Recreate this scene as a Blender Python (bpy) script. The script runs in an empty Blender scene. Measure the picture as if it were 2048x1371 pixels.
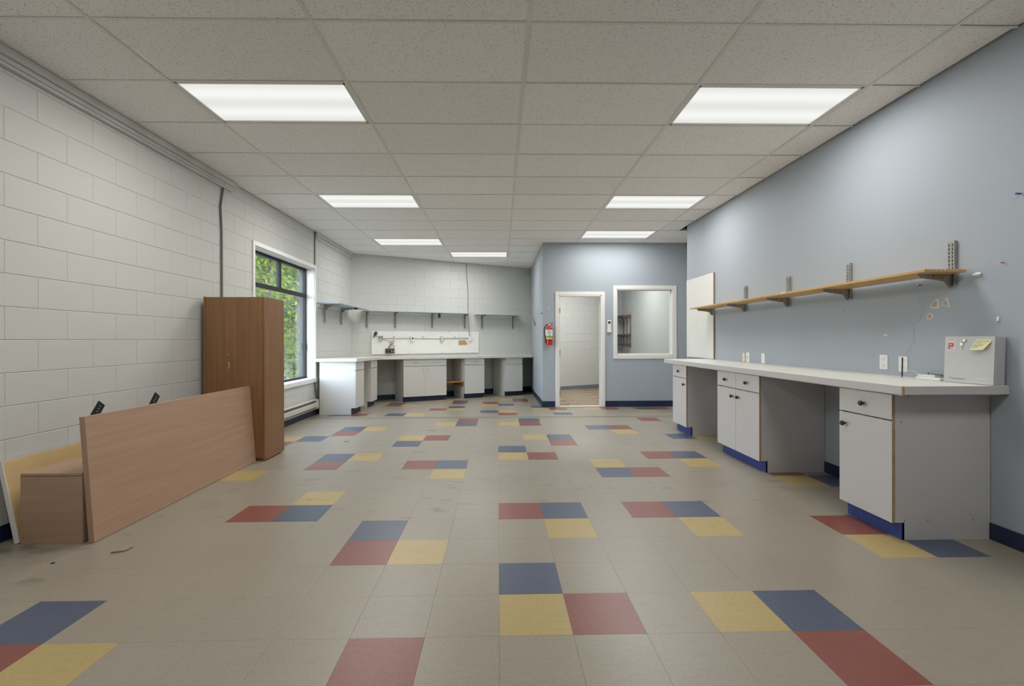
import bpy, bmesh, math, random
from mathutils import Vector, Matrix
random.seed(7)
R = math.radians
sc = bpy.context.scene
COL = sc.collection
PI = math.pi

# ------------------------------------------------------------------ camera
CAM_H = 1.2123
yaw, pitch, roll = 0.0230, -0.0010, -0.0023
fw = Vector((math.sin(yaw)*math.cos(pitch), math.cos(yaw)*math.cos(pitch), math.sin(pitch)))
rt = Vector((math.cos(yaw), -math.sin(yaw), 0))
up = rt.cross(fw)
rt2 = rt*math.cos(roll) + up*math.sin(roll)
up2 = -rt*math.sin(roll) + up*math.cos(roll)
cd = bpy.data.cameras.new('camera'); cam = bpy.data.objects.new('camera', cd); COL.objects.link(cam)
cd.sensor_fit = 'HORIZONTAL'; cd.sensor_width = 36; cd.lens = 913.7/2048*36
cd.shift_x = (1024-1016.9)/2048; cd.shift_y = -(685.5-680.2)/2048
cd.clip_start = .02; cd.clip_end = 200
m = Matrix((rt2, up2, -fw)).transposed().to_4x4(); m.translation = (0, 0, CAM_H)
cam.matrix_world = m
sc.camera = cam

# ------------------------------------------------------------------ sky, sun, exposure
w = bpy.data.worlds.new('sky'); sc.world = w; w.use_nodes = True
nt = w.node_tree; bg = nt.nodes['Background']
sky = nt.nodes.new('ShaderNodeTexSky'); sky.sky_type = 'NISHITA'; sky.sun_disc = False
sky.sun_elevation = R(48); sky.sun_rotation = R(53); sky.air_density = 1.2; sky.dust_density = 1.5
hs = nt.nodes.new('ShaderNodeHueSaturation'); hs.inputs['Saturation'].default_value = .6
nt.links.new(sky.outputs[0], hs.inputs['Color']); nt.links.new(hs.outputs[0], bg.inputs[0]); bg.inputs[1].default_value = 1.3
sl = bpy.data.lights.new('sun_offscreen', 'SUN'); sl.energy = 4.0; sl.angle = R(.6); sl.color = (1, .95, .85)
so = bpy.data.objects.new('sun_offscreen', sl); COL.objects.link(so)
so.rotation_euler = Vector((-.55, -.42, -.72)).to_track_quat('-Z', 'Y').to_euler()
so.location = (0, 0, 30)
vs = sc.view_settings
vs.view_transform = 'Standard'; vs.look = 'None'; vs.gamma = 1; vs.exposure = 1.02; vs.use_curve_mapping = False
LAMP_W = 12.5          # watts of each fluorescent panel
sc.cycles.max_bounces = 10; sc.cycles.diffuse_bounces = 7

# ------------------------------------------------------------------ materials
MATS = {}
def mat(name, col, rough=.6, metal=0, noise=0, nscale=8, bump=0, bscale=60, spec=.5, stretch=None, col2=None, thresh=None):
    if name in MATS: return MATS[name]
    m = bpy.data.materials.new(name); m.use_nodes = True
    n = m.node_tree.nodes; l = m.node_tree.links; b = n['Principled BSDF']
    b.inputs['Base Color'].default_value = (*col, 1); b.inputs['Roughness'].default_value = rough
    b.inputs['Metallic'].default_value = metal; b.inputs['Specular IOR Level'].default_value = spec
    if noise or col2 or bump:
        tc = n.new('ShaderNodeTexCoord'); mp = n.new('ShaderNodeMapping')
        l.new(tc.outputs['Object'], mp.inputs[0])
        if stretch: mp.inputs['Scale'].default_value = stretch
    if noise or col2:
        tx = n.new('ShaderNodeTexNoise'); tx.inputs['Scale'].default_value = nscale; tx.inputs['Detail'].default_value = 5
        l.new(mp.outputs[0], tx.inputs['Vector'])
        rp = n.new('ShaderNodeValToRGB')
        c2 = col2 if col2 else tuple(c*(1-noise) for c in col)
        lo, hi = thresh if thresh else (.3, .7)
        rp.color_ramp.elements[0].position = lo; rp.color_ramp.elements[1].position = hi
        rp.color_ramp.elements[0].color = (*c2, 1); rp.color_ramp.elements[1].color = (*col, 1)
        l.new(tx.outputs[0], rp.inputs[0]); l.new(rp.outputs[0], b.inputs['Base Color'])
    if bump:
        t2 = n.new('ShaderNodeTexNoise'); t2.inputs['Scale'].default_value = bscale; t2.inputs['Detail'].default_value = 4
        l.new(tc.outputs['Object'], t2.inputs['Vector'])
        bp = n.new('ShaderNodeBump'); bp.inputs['Strength'].default_value = bump; bp.inputs['Distance'].default_value = .01
        l.new(t2.outputs[0], bp.inputs['Height']); l.new(bp.outputs[0], b.inputs['Normal'])
    MATS[name] = m
    return m

def wood(name, c1, c2, axis, rough=.45, scale=22):
    """long fine grain running along one axis"""
    st = [1, 1, 1]; st[axis] = .045
    return mat(name, c1, rough, noise=.1, nscale=scale, stretch=tuple(st), col2=c2, thresh=(.32, .68))

def tilemat(name, col, speck, rough=.33):
    """vinyl composition tile: mottled chips, a small shift of shade from tile to tile, scuffed"""
    m = bpy.data.materials.new(name); m.use_nodes = True
    n = m.node_tree.nodes; l = m.node_tree.links; b = n['Principled BSDF']
    ge = n.new('ShaderNodeNewGeometry')
    def tex(sc_, st=(1, 1, 1), det=4):
        mp = n.new('ShaderNodeMapping'); mp.inputs['Scale'].default_value = st
        l.new(ge.outputs['Position'], mp.inputs[0])
        t = n.new('ShaderNodeTexNoise'); t.inputs['Scale'].default_value = sc_; t.inputs['Detail'].default_value = det
        l.new(mp.outputs[0], t.inputs['Vector']); return t
    def ramp(src, p0, c0, p1, c1):
        r = n.new('ShaderNodeValToRGB'); e = r.color_ramp.elements
        e[0].position = p0; e[1].position = p1; e[0].color = (*c0, 1); e[1].color = (*c1, 1)
        l.new(src, r.inputs[0]); return r
    def mult(a, b_, f=1):
        x = n.new('ShaderNodeMix'); x.data_type = 'RGBA'; x.blend_type = 'MULTIPLY'; x.inputs[0].default_value = f
        l.new(a, x.inputs[6]); l.new(b_, x.inputs[7]); return x.outputs[2]
    fine = ramp(tex(95, (1, .55, 1)).outputs[0], .33, speck, .62, col)
    big = ramp(tex(1.1).outputs[0], .3, (.90, .90, .89), .7, (1.0, 1.0, 1.0))
    c = mult(fine.outputs[0], big.outputs[0])
    scuff = ramp(tex(60, (.16, 1, 1), 3).outputs[0], .30, (.90, .89, .88), .50, (1, 1, 1))
    c = mult(c, scuff.outputs[0], .5)
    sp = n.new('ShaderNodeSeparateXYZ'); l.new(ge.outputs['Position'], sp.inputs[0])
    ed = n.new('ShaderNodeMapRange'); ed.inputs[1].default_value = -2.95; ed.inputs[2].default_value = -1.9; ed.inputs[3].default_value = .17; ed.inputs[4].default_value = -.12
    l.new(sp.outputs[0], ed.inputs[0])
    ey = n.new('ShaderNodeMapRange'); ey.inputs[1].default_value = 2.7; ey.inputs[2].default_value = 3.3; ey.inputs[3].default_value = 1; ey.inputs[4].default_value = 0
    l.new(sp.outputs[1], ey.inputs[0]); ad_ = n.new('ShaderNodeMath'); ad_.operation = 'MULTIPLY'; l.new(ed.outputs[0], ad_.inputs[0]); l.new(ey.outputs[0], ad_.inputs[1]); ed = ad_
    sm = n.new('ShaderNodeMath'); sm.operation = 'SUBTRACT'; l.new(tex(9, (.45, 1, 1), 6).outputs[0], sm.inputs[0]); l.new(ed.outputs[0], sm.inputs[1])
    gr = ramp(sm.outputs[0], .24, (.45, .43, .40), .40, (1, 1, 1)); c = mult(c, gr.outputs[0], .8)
    oi = n.new('ShaderNodeObjectInfo')
    rr = ramp(oi.outputs['Random'], 0, (.985, .985, .98), 1, (1, 1, 1))
    c = mult(c, rr.outputs[0])
    l.new(c, b.inputs['Base Color'])
    rg = n.new('ShaderNodeMapRange'); rg.inputs[3].default_value = rough-.03; rg.inputs[4].default_value = rough+.07
    l.new(tex(1.6, det=2).outputs[0], rg.inputs[0]); l.new(rg.outputs[0], b.inputs['Roughness'])
    b.inputs['Specular IOR Level'].default_value = .6
    MATS[name] = m; return m

def ceiling_mat():
    m = bpy.data.materials.new('mineral_fibre'); m.use_nodes = True
    n = m.node_tree.nodes; l = m.node_tree.links; b = n['Principled BSDF']
    ge = n.new('ShaderNodeNewGeometry')
    v = n.new('ShaderNodeTexVoronoi'); v.inputs['Scale'].default_value = 75; v.inputs['Randomness'].default_value = 1
    l.new(ge.outputs['Position'], v.inputs['Vector'])
    nz = n.new('ShaderNodeTexNoise'); nz.inputs['Scale'].default_value = 38; l.new(ge.outputs['Position'], nz.inputs['Vector'])
    ad = n.new('ShaderNodeMath'); ad.operation = 'MULTIPLY_ADD'; ad.inputs[1].default_value = -.38; 
    l.new(nz.outputs[0], ad.inputs[0]); l.new(v.outputs['Distance'], ad.inputs[2])
    r = n.new('ShaderNodeValToRGB'); e = r.color_ramp.elements
    e[0].position = -.0; e[0].color = (.50, .49, .47, 1); e[1].position = .05; e[1].color = (.93, .928, .915, 1)
    l.new(ad.outputs[0], r.inputs[0])
    oi = n.new('ShaderNodeObjectInfo'); r2 = n.new('ShaderNodeValToRGB'); e = r2.color_ramp.elements
    e[0].color = (.95, .95, .945, 1); e[1].color = (1, 1, 1, 1); l.new(oi.outputs['Random'], r2.inputs[0])
    x = n.new('ShaderNodeMix'); x.data_type = 'RGBA'; x.blend_type = 'MULTIPLY'; x.inputs[0].default_value = 1
    l.new(r.outputs[0], x.inputs[6]); l.new(r2.outputs[0], x.inputs[7]); l.new(x.outputs[2], b.inputs['Base Color'])
    b.inputs['Roughness'].default_value = .9; b.inputs['Specular IOR Level'].default_value = .1
    return m

def glassmat(name, dirt=0.0, refl=.05):
    m = bpy.data.materials.new(name); m.use_nodes = True
    n = m.node_tree.nodes; l = m.node_tree.links; n.remove(n['Principled BSDF'])
    o = n['Material Output']; tr = n.new('ShaderNodeBsdfTransparent'); gl = n.new('ShaderNodeBsdfGlossy')
    tr.inputs[0].default_value = (.96, .98, .98, 1); gl.inputs['Roughness'].default_value = .02
    lw = n.new('ShaderNodeLayerWeight'); lw.inputs[0].default_value = .12
    mr = n.new('ShaderNodeMapRange'); mr.inputs[3].default_value = refl; mr.inputs[4].default_value = .28
    l.new(lw.outputs['Fresnel'], mr.inputs[0])
    mx = n.new('ShaderNodeMixShader'); l.new(mr.outputs[0], mx.inputs[0]); l.new(tr.outputs[0], mx.inputs[1]); l.new(gl.outputs[0], mx.inputs[2])
    out = mx
    if dirt:
        tc = n.new('ShaderNodeTexCoord'); mp = n.new('ShaderNodeMapping'); mp.inputs['Scale'].default_value = (1, 9, .35)
        l.new(tc.outputs['Object'], mp.inputs[0]); t = n.new('ShaderNodeTexNoise'); t.inputs['Scale'].default_value = 3; t.inputs['Detail'].default_value = 6
        l.new(mp.outputs[0], t.inputs['Vector']); r = n.new('ShaderNodeMapRange'); r.inputs[1].default_value = .45; r.inputs[2].default_value = .8
        r.inputs[3].default_value = .0; r.inputs[4].default_value = dirt; l.new(t.outputs[0], r.inputs[0])
        d = n.new('ShaderNodeBsdfTranslucent'); d.inputs[0].default_value = (.8, .85, .9, 1)
        m2 = n.new('ShaderNodeMixShader'); l.new(r.outputs[0], m2.inputs[0]); l.new(mx.outputs[0], m2.inputs[1]); l.new(d.outputs[0], m2.inputs[2]); out = m2
    l.new(out.outputs[0], o.inputs[0]); return m

def diffuser_mat():
    """milky lens with the soft bands of the tubes behind it"""
    m = bpy.data.materials.new('lamp_diffuser'); m.use_nodes = True
    n = m.node_tree.nodes; l = m.node_tree.links; n.remove(n['Principled BSDF'])
    em = n.new('ShaderNodeEmission'); tc = n.new('ShaderNodeTexCoord'); sp = n.new('ShaderNodeSeparateXYZ')
    l.new(tc.outputs['Object'], sp.inputs[0])
    a = n.new('ShaderNodeMath'); a.operation = 'MULTIPLY'; a.inputs[1].default_value = 2*PI/.27; l.new(sp.outputs[1], a.inputs[0])
    s = n.new('ShaderNodeMath'); s.operation = 'COSINE'; l.new(a.outputs[0], s.inputs[0])
    r = n.new('ShaderNodeMapRange'); r.inputs[1].default_value = -1; r.inputs[2].default_value = 1
    r.inputs[3].default_value = .46; r.inputs[4].default_value = .39; l.new(s.outputs[0], r.inputs[0])
    em.inputs[0].default_value = (1, 1, .965, 1); l.new(r.outputs[0], em.inputs[1]); l.new(em.outputs[0], n['Material Output'].inputs[0])
    return m

def leafmat(name, c, c2):
    m = bpy.data.materials.new(name); m.use_nodes = True
    n = m.node_tree.nodes; l = m.node_tree.links; n.remove(n['Principled BSDF'])
    ge = n.new('ShaderNodeNewGeometry'); r = n.new('ShaderNodeValToRGB'); e = r.color_ramp.elements
    e[0].color = (*c, 1); e[1].color = (*c2, 1); l.new(ge.outputs['Random Per Island'], r.inputs[0])
    d = n.new('ShaderNodeBsdfDiffuse'); t = n.new('ShaderNodeBsdfTranslucent'); mx = n.new('ShaderNodeMixShader'); mx.inputs[0].default_value = .45
    l.new(r.outputs[0], d.inputs[0]); l.new(r.outputs[0], t.inputs[0]); l.new(d.outputs[0], mx.inputs[1]); l.new(t.outputs[0], mx.inputs[2])
    l.new(mx.outputs[0], n['Material Output'].inputs[0]); return m

M = dict(
 block=mat('painted_block', (.59, .60, .575), .75, noise=.05, nscale=1.6, bump=.12, bscale=140, spec=.3),
 mortar=mat('painted_mortar', (.59, .60, .575), .75),
 blue=mat('blue_wall_paint', (.362, .403, .452), .62, noise=.03, nscale=1.2, spec=.3),
 white_wall=mat('white_wall_paint', (.46, .47, .455), .7, noise=.03, nscale=1.5),
 navy=mat('navy_vinyl', (.012, .024, .07), .45, noise=.4, nscale=12),
 greybase=mat('grey_vinyl', (.17, .20, .23), .5),
 cobalt=mat('cobalt_vinyl', (.022, .05, .26), .45, noise=.5, nscale=30, stretch=(1, 1, 3)),
 white=mat('white_melamine', (.555, .535, .53), .42, noise=.03, nscale=3),
 cream=mat('cream_melamine', (.66, .65, .615), .42, noise=.03, nscale=3),
 top=mat('cream_laminate', (.70, .69, .63), .35, noise=.05, nscale=2),
 trimwhite=mat('white_trim_paint', (.74, .735, .71), .45),
 reveal=mat('white_gloss_paint', (.80, .80, .80), .4),
 tan=mat('raw_board_edge', (.46, .33, .19), .7, noise=.3, nscale=40),
 black=mat('black_plastic', (.010, .010, .012), .35),
 blackmetal=mat('black_metal', (.02, .02, .022), .4, metal=.6),
 steel=mat('grey_steel', (.36, .36, .35), .45, metal=.35, noise=.25, nscale=25),
 slot=mat('dark_slot', (.008, .008, .009), .8),  # near-black for painted hole shade, also the remote screen and some terminals
 galv=mat('galvanised', (.55, .56, .57), .4, metal=.7),
 alu=mat('bronze_aluminium', (.035, .033, .036), .65, spec=.25),
 tee=mat('white_tee', (.76, .755, .72), .55),
 deck=mat('dark_plenum', (.05, .05, .05), .9),
 beam=mat('grey_beam_paint', (.60, .605, .59), .7, noise=.15, nscale=3),
 heater=mat('beige_enamel', (.60, .575, .50), .4),
 shelfblue=mat('blue_grey_paint', (.40, .45, .52), .5),
 board=mat('white_board', (.70, .70, .68), .3, noise=.04, nscale=5),
 panel=mat('painted_panel', (.80, .80, .765), .5, noise=.04, nscale=9),
 cardboard=mat('cardboard', (.50, .33, .17), .8, noise=.2),
 brown=mat('rusty_brown', (.09, .07, .045), .6, noise=.5, nscale=40),
 red=mat('red_enamel', (.52, .012, .02), .3),
 yellow=mat('yellow_label', (.66, .60, .06), .5),
 paper=mat('white_paper', (.72, .72, .70), .7),
 pinkpaper=mat('pale_pink_paper', (.68, .60, .62), .7),
 note=mat('yellow_note', (.72, .68, .40), .8),
 ink=mat('grey_ink', (.13, .13, .15), .8),
 redink=mat('red_ink', (.55, .03, .06), .6),
 boxwhite=mat('white_powder_coat', (.49, .495, .495), .45),
 brass=mat('brass', (.45, .42, .30), .35, metal=.8),
 outlet=mat('white_outlet', (.74, .74, .73), .4),
 ivory=mat('ivory_plate', (.66, .62, .52), .4),
 rawpaper=mat('torn_drywall_paper', (.42, .335, .26), .9),
 rawedge=mat('bare_plaster', (.60, .59, .55), .9),
 cable=mat('grey_cable', (.17, .16, .165), .6),
 whitecable=mat('white_cable', (.64, .65, .66), .5),
 rubber=mat('black_rubber', (.013, .013, .014), .5),
 hinge=mat('dull_nickel', (.28, .26, .22), .4, metal=.8),
 darkwood=wood('dark_stained_wood', (.15, .07, .035), (.085, .035, .018), 1),
 pine=wood('oak_shelf', (.58, .37, .15), (.48, .29, .105), 1, scale=30),
 orange=wood('varnished_pine', (.46, .25, .07), (.34, .17, .04), 0),
 teak_v=wood('laminate_upright', (.27, .135, .055), (.21, .10, .04), 2, .4, 30),
 teak_h=wood('laminate_lengthwise', (.445, .29, .20), (.39, .248, .165), 1, .4, 30),
 teak_d=wood('laminate_end', (.445, .29, .20), (.39, .248, .165), 0, .4, 30),
 teak_e=mat('laminate_edging', (.415, .268, .182), .4),
 maple=wood('maple_ply', (.72, .54, .29), (.64, .47, .235), 1, .5, 24),
 thread=mat('grey_thread', (.30, .31, .33), .8),
 strip=mat('grey_threshold', (.20, .185, .16), .5, metal=.2),
 ground=mat('forest_floor', (.06, .07, .03), .9, noise=.5, nscale=3),
 bark=mat('bark', (.05, .04, .03), .9, noise=.4, nscale=9),
)
M['f_beige'] = tilemat('beige_vinyl_tile', (.302, .268, .215), (.274, .243, .194))
M['f_blue'] = tilemat('blue_vinyl_tile', (.078, .098, .155), (.061, .078, .128))
M['f_red'] = tilemat('red_vinyl_tile', (.23, .07, .053), (.195, .057, .043))
M['f_yellow'] = tilemat('yellow_vinyl_tile', (.435, .335, .14), (.395, .297, .117))
M['ceil'] = ceiling_mat(); M['glass'] = glassmat('clear_glass'); M['glass_dirty'] = glassmat('streaked_glass', .02, .03)
M['diff'] = diffuser_mat()
M['leaf_a'] = leafmat('leaf_green', (.020, .050, .012), (.070, .12, .020)); M['leaf_b'] = leafmat('leaf_lime', (.045, .090, .012), (.18, .22, .030))
M['leaf_c'] = leafmat('leaf_dark', (.010, .028, .012), (.035, .065, .025))

# ------------------------------------------------------------------ geometry helpers
WO = {}      # world origin of every object made here (translation only)
def tag(o, label=None, cat=None, group=None, kind=None):
    if label: o['label'] = label
    if cat: o['category'] = cat
    if group: o['group'] = group
    if kind: o['kind'] = kind
    return o
def empty(name, loc, label, cat, group=None, rotz=0, kind=None):
    o = bpy.data.objects.new(name, None); COL.objects.link(o); o.empty_display_size = .1
    o.location = loc; o.rotation_euler = (0, 0, rotz); WO[o.name] = Vector(loc)
    return tag(o, label, cat, group, kind)

class MB:
    """collects geometry; build() links it as ONE mesh object"""
    def __init__(s): s.v = []; s.f = []; s.mi = []
    def add(s, vs, fs, mi=0):
        b = len(s.v); s.v += [tuple(v) for v in vs]
        s.f += [tuple(i+b for i in f) for f in fs]; s.mi += [mi]*len(fs); return s
    def box(s, x0, x1, y0, y1, z0, z1, mi=0, mis=None):
        v = [(x, y, z) for x in (x0, x1) for y in (y0, y1) for z in (z0, z1)]
        f = [(0, 1, 3, 2), (4, 6, 7, 5), (0, 4, 5, 1), (2, 3, 7, 6), (0, 2, 6, 4), (1, 5, 7, 3)]   # -x +x -y +y -z +z
        b = len(s.v); s.v += v; s.f += [tuple(i+b for i in q) for q in f]; s.mi += (list(mis) if mis else [mi]*6); return s
    def prism(s, poly, lo, hi, axis=2, mi=0):
        """poly in the two other axes (x,y)->z ; axis 0: poly=(y,z) ; axis 1: poly=(x,z)"""
        def P(a, b, c): return (a, b, c) if axis == 2 else ((c, a, b) if axis == 0 else (a, c, b))
        n = len(poly); v = [P(a, b, lo) for a, b in poly]+[P(a, b, hi) for a, b in poly]
        f = [tuple(range(n))[::-1], tuple(range(n, 2*n))]+[(i, (i+1) % n, n+(i+1) % n, n+i) for i in range(n)]
        return s.add(v, f, mi)
    def tube(s, pts, r, n=8, mi=0, caps=True, closed=False):
        pts = [Vector(p) for p in pts]; rings = []
        rr = r if isinstance(r, (list, tuple)) else [r]*len(pts)
        pu = None
        for i, p in enumerate(pts):
            d = (pts[min(i+1, len(pts)-1)]-pts[max(i-1, 0)]).normalized()
            if pu is None: pu = d.orthogonal().normalized()
            pu = (pu-d*pu.dot(d)); pu = pu.normalized() if pu.length > 1e-6 else d.orthogonal().normalized()
            q = d.cross(pu)
            rings.append([p+(pu*math.cos(2*PI*k/n)+q*math.sin(2*PI*k/n))*rr[i] for k in range(n)])
        v = [x for g in rings for x in g]; f = []
        for i in range(len(pts)-1):
            for k in range(n): f.append((i*n+k, i*n+(k+1) % n, (i+1)*n+(k+1) % n, (i+1)*n+k))
        if caps: f += [tuple(range(n))[::-1], tuple(range((len(pts)-1)*n, len(pts)*n))]
        return s.add(v, f, mi)
    def lathe(s, prof, c=(0, 0, 0), n=20, axis='z', mi=0):
        c = Vector(c); v = []; f = []
        for r_, h_ in prof:
            for k in range(n):
                a = 2*PI*k/n; x, y = r_*math.cos(a), r_*math.sin(a)
                v.append(c+Vector((x, y, h_) if axis == 'z' else ((h_, x, y) if axis == 'x' else (x, h_, y))))
        for i in range(len(prof)-1):
            for k in range(n): f.append((i*n+k, i*n+(k+1) % n, (i+1)*n+(k+1) % n, (i+1)*n+k))
        f += [tuple(range(n))[::-1], tuple(range((len(prof)-1)*n, len(prof)*n))]
        return s.add(v, f, mi)
    def xf(s, mtx):
        s.v = [tuple(mtx @ Vector(v)) for v in s.v]; return s
    def fall(s):
        s.v = [(x, y, z+fz(y)) for x, y, z in s.v]; return s
    def mesh(s, name, mats, bevel=0, smooth=False):
        me = bpy.data.meshes.new(name); me.from_pydata(s.v, [], s.f)
        for m_ in (mats if isinstance(mats, (list, tuple)) else [mats]): me.materials.append(m_)
        for p_, i in zip(me.polygons, s.mi): p_.material_index = i
        bm = bmesh.new(); bm.from_mesh(me); bmesh.ops.recalc_face_normals(bm, faces=bm.faces)
        if bevel:
            eds = [e for e in bm.edges if len(e.link_faces) == 2 and e.calc_face_angle(0) > .5]
            bmesh.ops.bevel(bm, geom=eds, offset=bevel, segments=1, affect='EDGES', profile=.5, clamp_overlap=True)
        bm.to_mesh(me); bm.free()
        if smooth:
            for p_ in me.polygons: p_.use_smooth = True
            try: me.set_sharp_from_angle(angle=R(35))
            except Exception: pass
        return me
    def build(s, name, mats, parent=None, bevel=0, smooth=False, origin=None, local=False):
        """vertices are world coordinates unless local; the origin is the parent's (or `origin`)"""
        o0 = Vector((0, 0, 0)) if local else (WO[parent.name] if parent else Vector(origin or (0, 0, 0)))
        s.v = [(v[0]-o0.x, v[1]-o0.y, v[2]-o0.z) for v in s.v]
        o = bpy.data.objects.new(name, s.mesh(name, mats, bevel, smooth)); COL.objects.link(o)
        if parent: o.parent = parent
        else: o.location = o0
        WO[o.name] = o0; return o
def link(name, me, parent=None, loc=(0, 0, 0), rot=(0, 0, 0)):
    o = bpy.data.objects.new(name, me); COL.objects.link(o); o.location = loc; o.rotation_euler = rot
    if parent: o.parent = parent
    return o
def B(*a, **k): return MB().box(*a, **k)

# ------------------------------------------------------------------ the room
SL, YS = .018, 7.17                                  # the rear half of the floor falls away slightly
def fz(y): return 0 if y < YS else -SL*(y-YS)
XL, XR, H = -3.0, 2.983, 2.995
YB = -2.6                                            # wall behind the camera
W0 = Vector((-3.0, 9.44)); W1 = Vector((.80, 11.41))
DD = (W1-W0).normalized(); WA = math.atan2(DD.y, DD.x); NN = Vector((DD.y, -DD.x))
def wp(s, d, z): q = W0+DD*s+NN*d; return (q.x, q.y, z)
def sx(x): return (x-W0.x)/DD.x
TW = .3048; FX, FY = .0025, 1.8704
XA = 3.5                                             # right wall of alcove and storeroom
YA = 8.38                                            # alcove wall
XP = .822                                            # partition

# floor: screed, then tiles one by one
fl = MB()
fl.add([(-3.1, YB, -.004), (3.6, YB, -.004), (3.6, YS, -.004), (-3.1, YS, -.004), (3.6, 13.6, fz(13.6)-.004), (-3.1, 13.6, fz(13.6)-.004),
        (-3.1, YB, -.2), (3.6, YB, -.2), (3.6, 13.6, -.3), (-3.1, 13.6, -.3)], [(0, 1, 2, 3), (3, 2, 4, 5), (6, 9, 8, 7)])
floor = tag(fl.build('floor', M['f_beige']), 'pale beige vinyl tile floor scattered with red, blue and yellow tiles', 'floor', kind='structure')
TILES = '''b-7,0 r-7,-1 y-6,-1 r-2,-1 b0,1 y0,0 r1,0 y3,0 b4,0 r4,-1 b-3,3 r-3,2 y-2,2 r-6,4 b-5,4 y-5,5 r0,4 b1,4 y1,3 r3,4 b4,4 y4,3 r7,3 y7,2 b8,2
y-8,7 b-6,9 r-6,8 y-5,9 r-3,8 b-2,8 y-2,7 b0,10 y0,9 r1,9 y3,8 b3,7 r4,7 r5,9 b6,9 y6,8 y8,6 b9,6 r8,7 y-4,12 b-4,11 r-3,12 b-8,12 y-9,12 r-9,11
b-7,14 r-7,13 y-6,14 y-3,15 r-2,16 b-2,15 y0,15 b1,16 r1,15 y1,12 b2,12 r2,11 b4,14 r5,14 y5,13 r7,16 b7,12 y8,12
b3,18 y2,20 r3,20 b2,21 y5,20 r6,20 b8,20 r9,20 y8,19 b-1,19 y0,19 r0,18 r-1,23 y-1,22 b0,22 y0,25 b1,25 r1,24 y1,27 y-4,24 b-3,24 r-3,23 b-3,21 y-3,20 r-4,20
b-7,23 r-7,22 y-6,22 b-6,18 y-5,18 b-9,18 r-8,18 y-2,26'''
COLT = {}
import re
for c, u, r_ in re.findall(r'([byr])(-?\d+),(-?\d+)', TILES): COLT[(int(u), int(r_))] = c
def tile_mesh(name, mt, wx=TW, wy=TW, z0=-.0032):
    g = .0002; e = .0005
    a, b, c, d = -wx/2+g, wx/2-g, -wy/2+g, wy/2-g
    v = [(a, c, z0), (b, c, z0), (b, d, z0), (a, d, z0), (a, c, -e), (b, c, -e), (b, d, -e), (a, d, -e), (a+e, c+e, 0), (b-e, c+e, 0), (b-e, d-e, 0), (a+e, d-e, 0)]
    f = [(0, 1, 5, 4), (1, 2, 6, 5), (2, 3, 7, 6), (3, 0, 4, 7), (4, 5, 9, 8), (5, 6, 10, 9), (6, 7, 11, 10), (7, 4, 8, 11), (8, 9, 10, 11)]
    return MB().add(v, f).mesh(name, mt)
TM = {k: tile_mesh('floor_tile', M[n]) for k, n in dict(b='f_blue', r='f_red', y='f_yellow').items()}
BE = {}
def beige(wx):
    k = round(wx, 3)
    if k not in BE: BE[k] = tile_mesh('floor_tile', M['f_beige'], wx)
    return BE[k]
beiges = []
for r_ in range(-6, 31):
    for u in range(-10, 12):
        cx, cy = FX+(u+.5)*TW, FY+(r_+.5)*TW
        x0, x1 = cx-TW/2, cx+TW/2
        hi = XR if cy < 7.05 else XA
        x0 = max(x0, XL); x1 = min(x1, hi)
        if x1-x0 < .02: continue
        if cy > W0.y+(cx-W0.x)*DD.y/DD.x+.05: continue
        if cy > YA-.1 and cx > XP-.05: continue
        c = COLT.get((u, r_)); z = fz(cy); t = -math.atan(SL) if cy > YS else 0
        if c and x1-x0 > TW-.01: link('floor_tile', TM[c], floor, (cx, cy, z+.0002), (t, 0, 0))
        elif c: link('floor_tile', tile_mesh('floor_tile', M[dict(b='f_blue', r='f_red', y='f_yellow')[c]], x1-x0), floor, ((x0+x1)/2, cy, z+.0002), (t, 0, 0))
        else: beiges.append((cy, (x0+x1)/2, x1-x0, z, t))
vis = sorted([b for b in beiges if b[0] > 1.2 and abs(b[1]-b[0]*.023) < b[0]*1.15+.25])
near = set(vis[:300-len(COLT)])
rest = MB()
for cy, cx, wx, z, t in beiges:
    if (cy, cx, wx, z, t) in near: link('floor_tile', beige(wx), floor, (cx, cy, z), (t, 0, 0))
    else:
        me = beige(wx); k = -SL if t else 0
        rest.add([(v.co.x+cx, v.co.y+cy, v.co.z+z+k*v.co.y) for v in me.vertices], [tuple(p.vertices) for p in me.polygons])
tag(rest.build('floor_tiles_beyond', M['f_beige'], floor), kind='stuff')
st = MB().prism([(XL, 0), (2.98, 0), (2.98, .0035), (2.6, .004), (XL, .004)], YS-.012, YS+.012, axis=1)
tag(st.build('trim_1', M['strip'], None, origin=(0, YS, 0)), 'thin grey metal threshold strip across the tile floor', 'trim', kind='structure')

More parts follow.
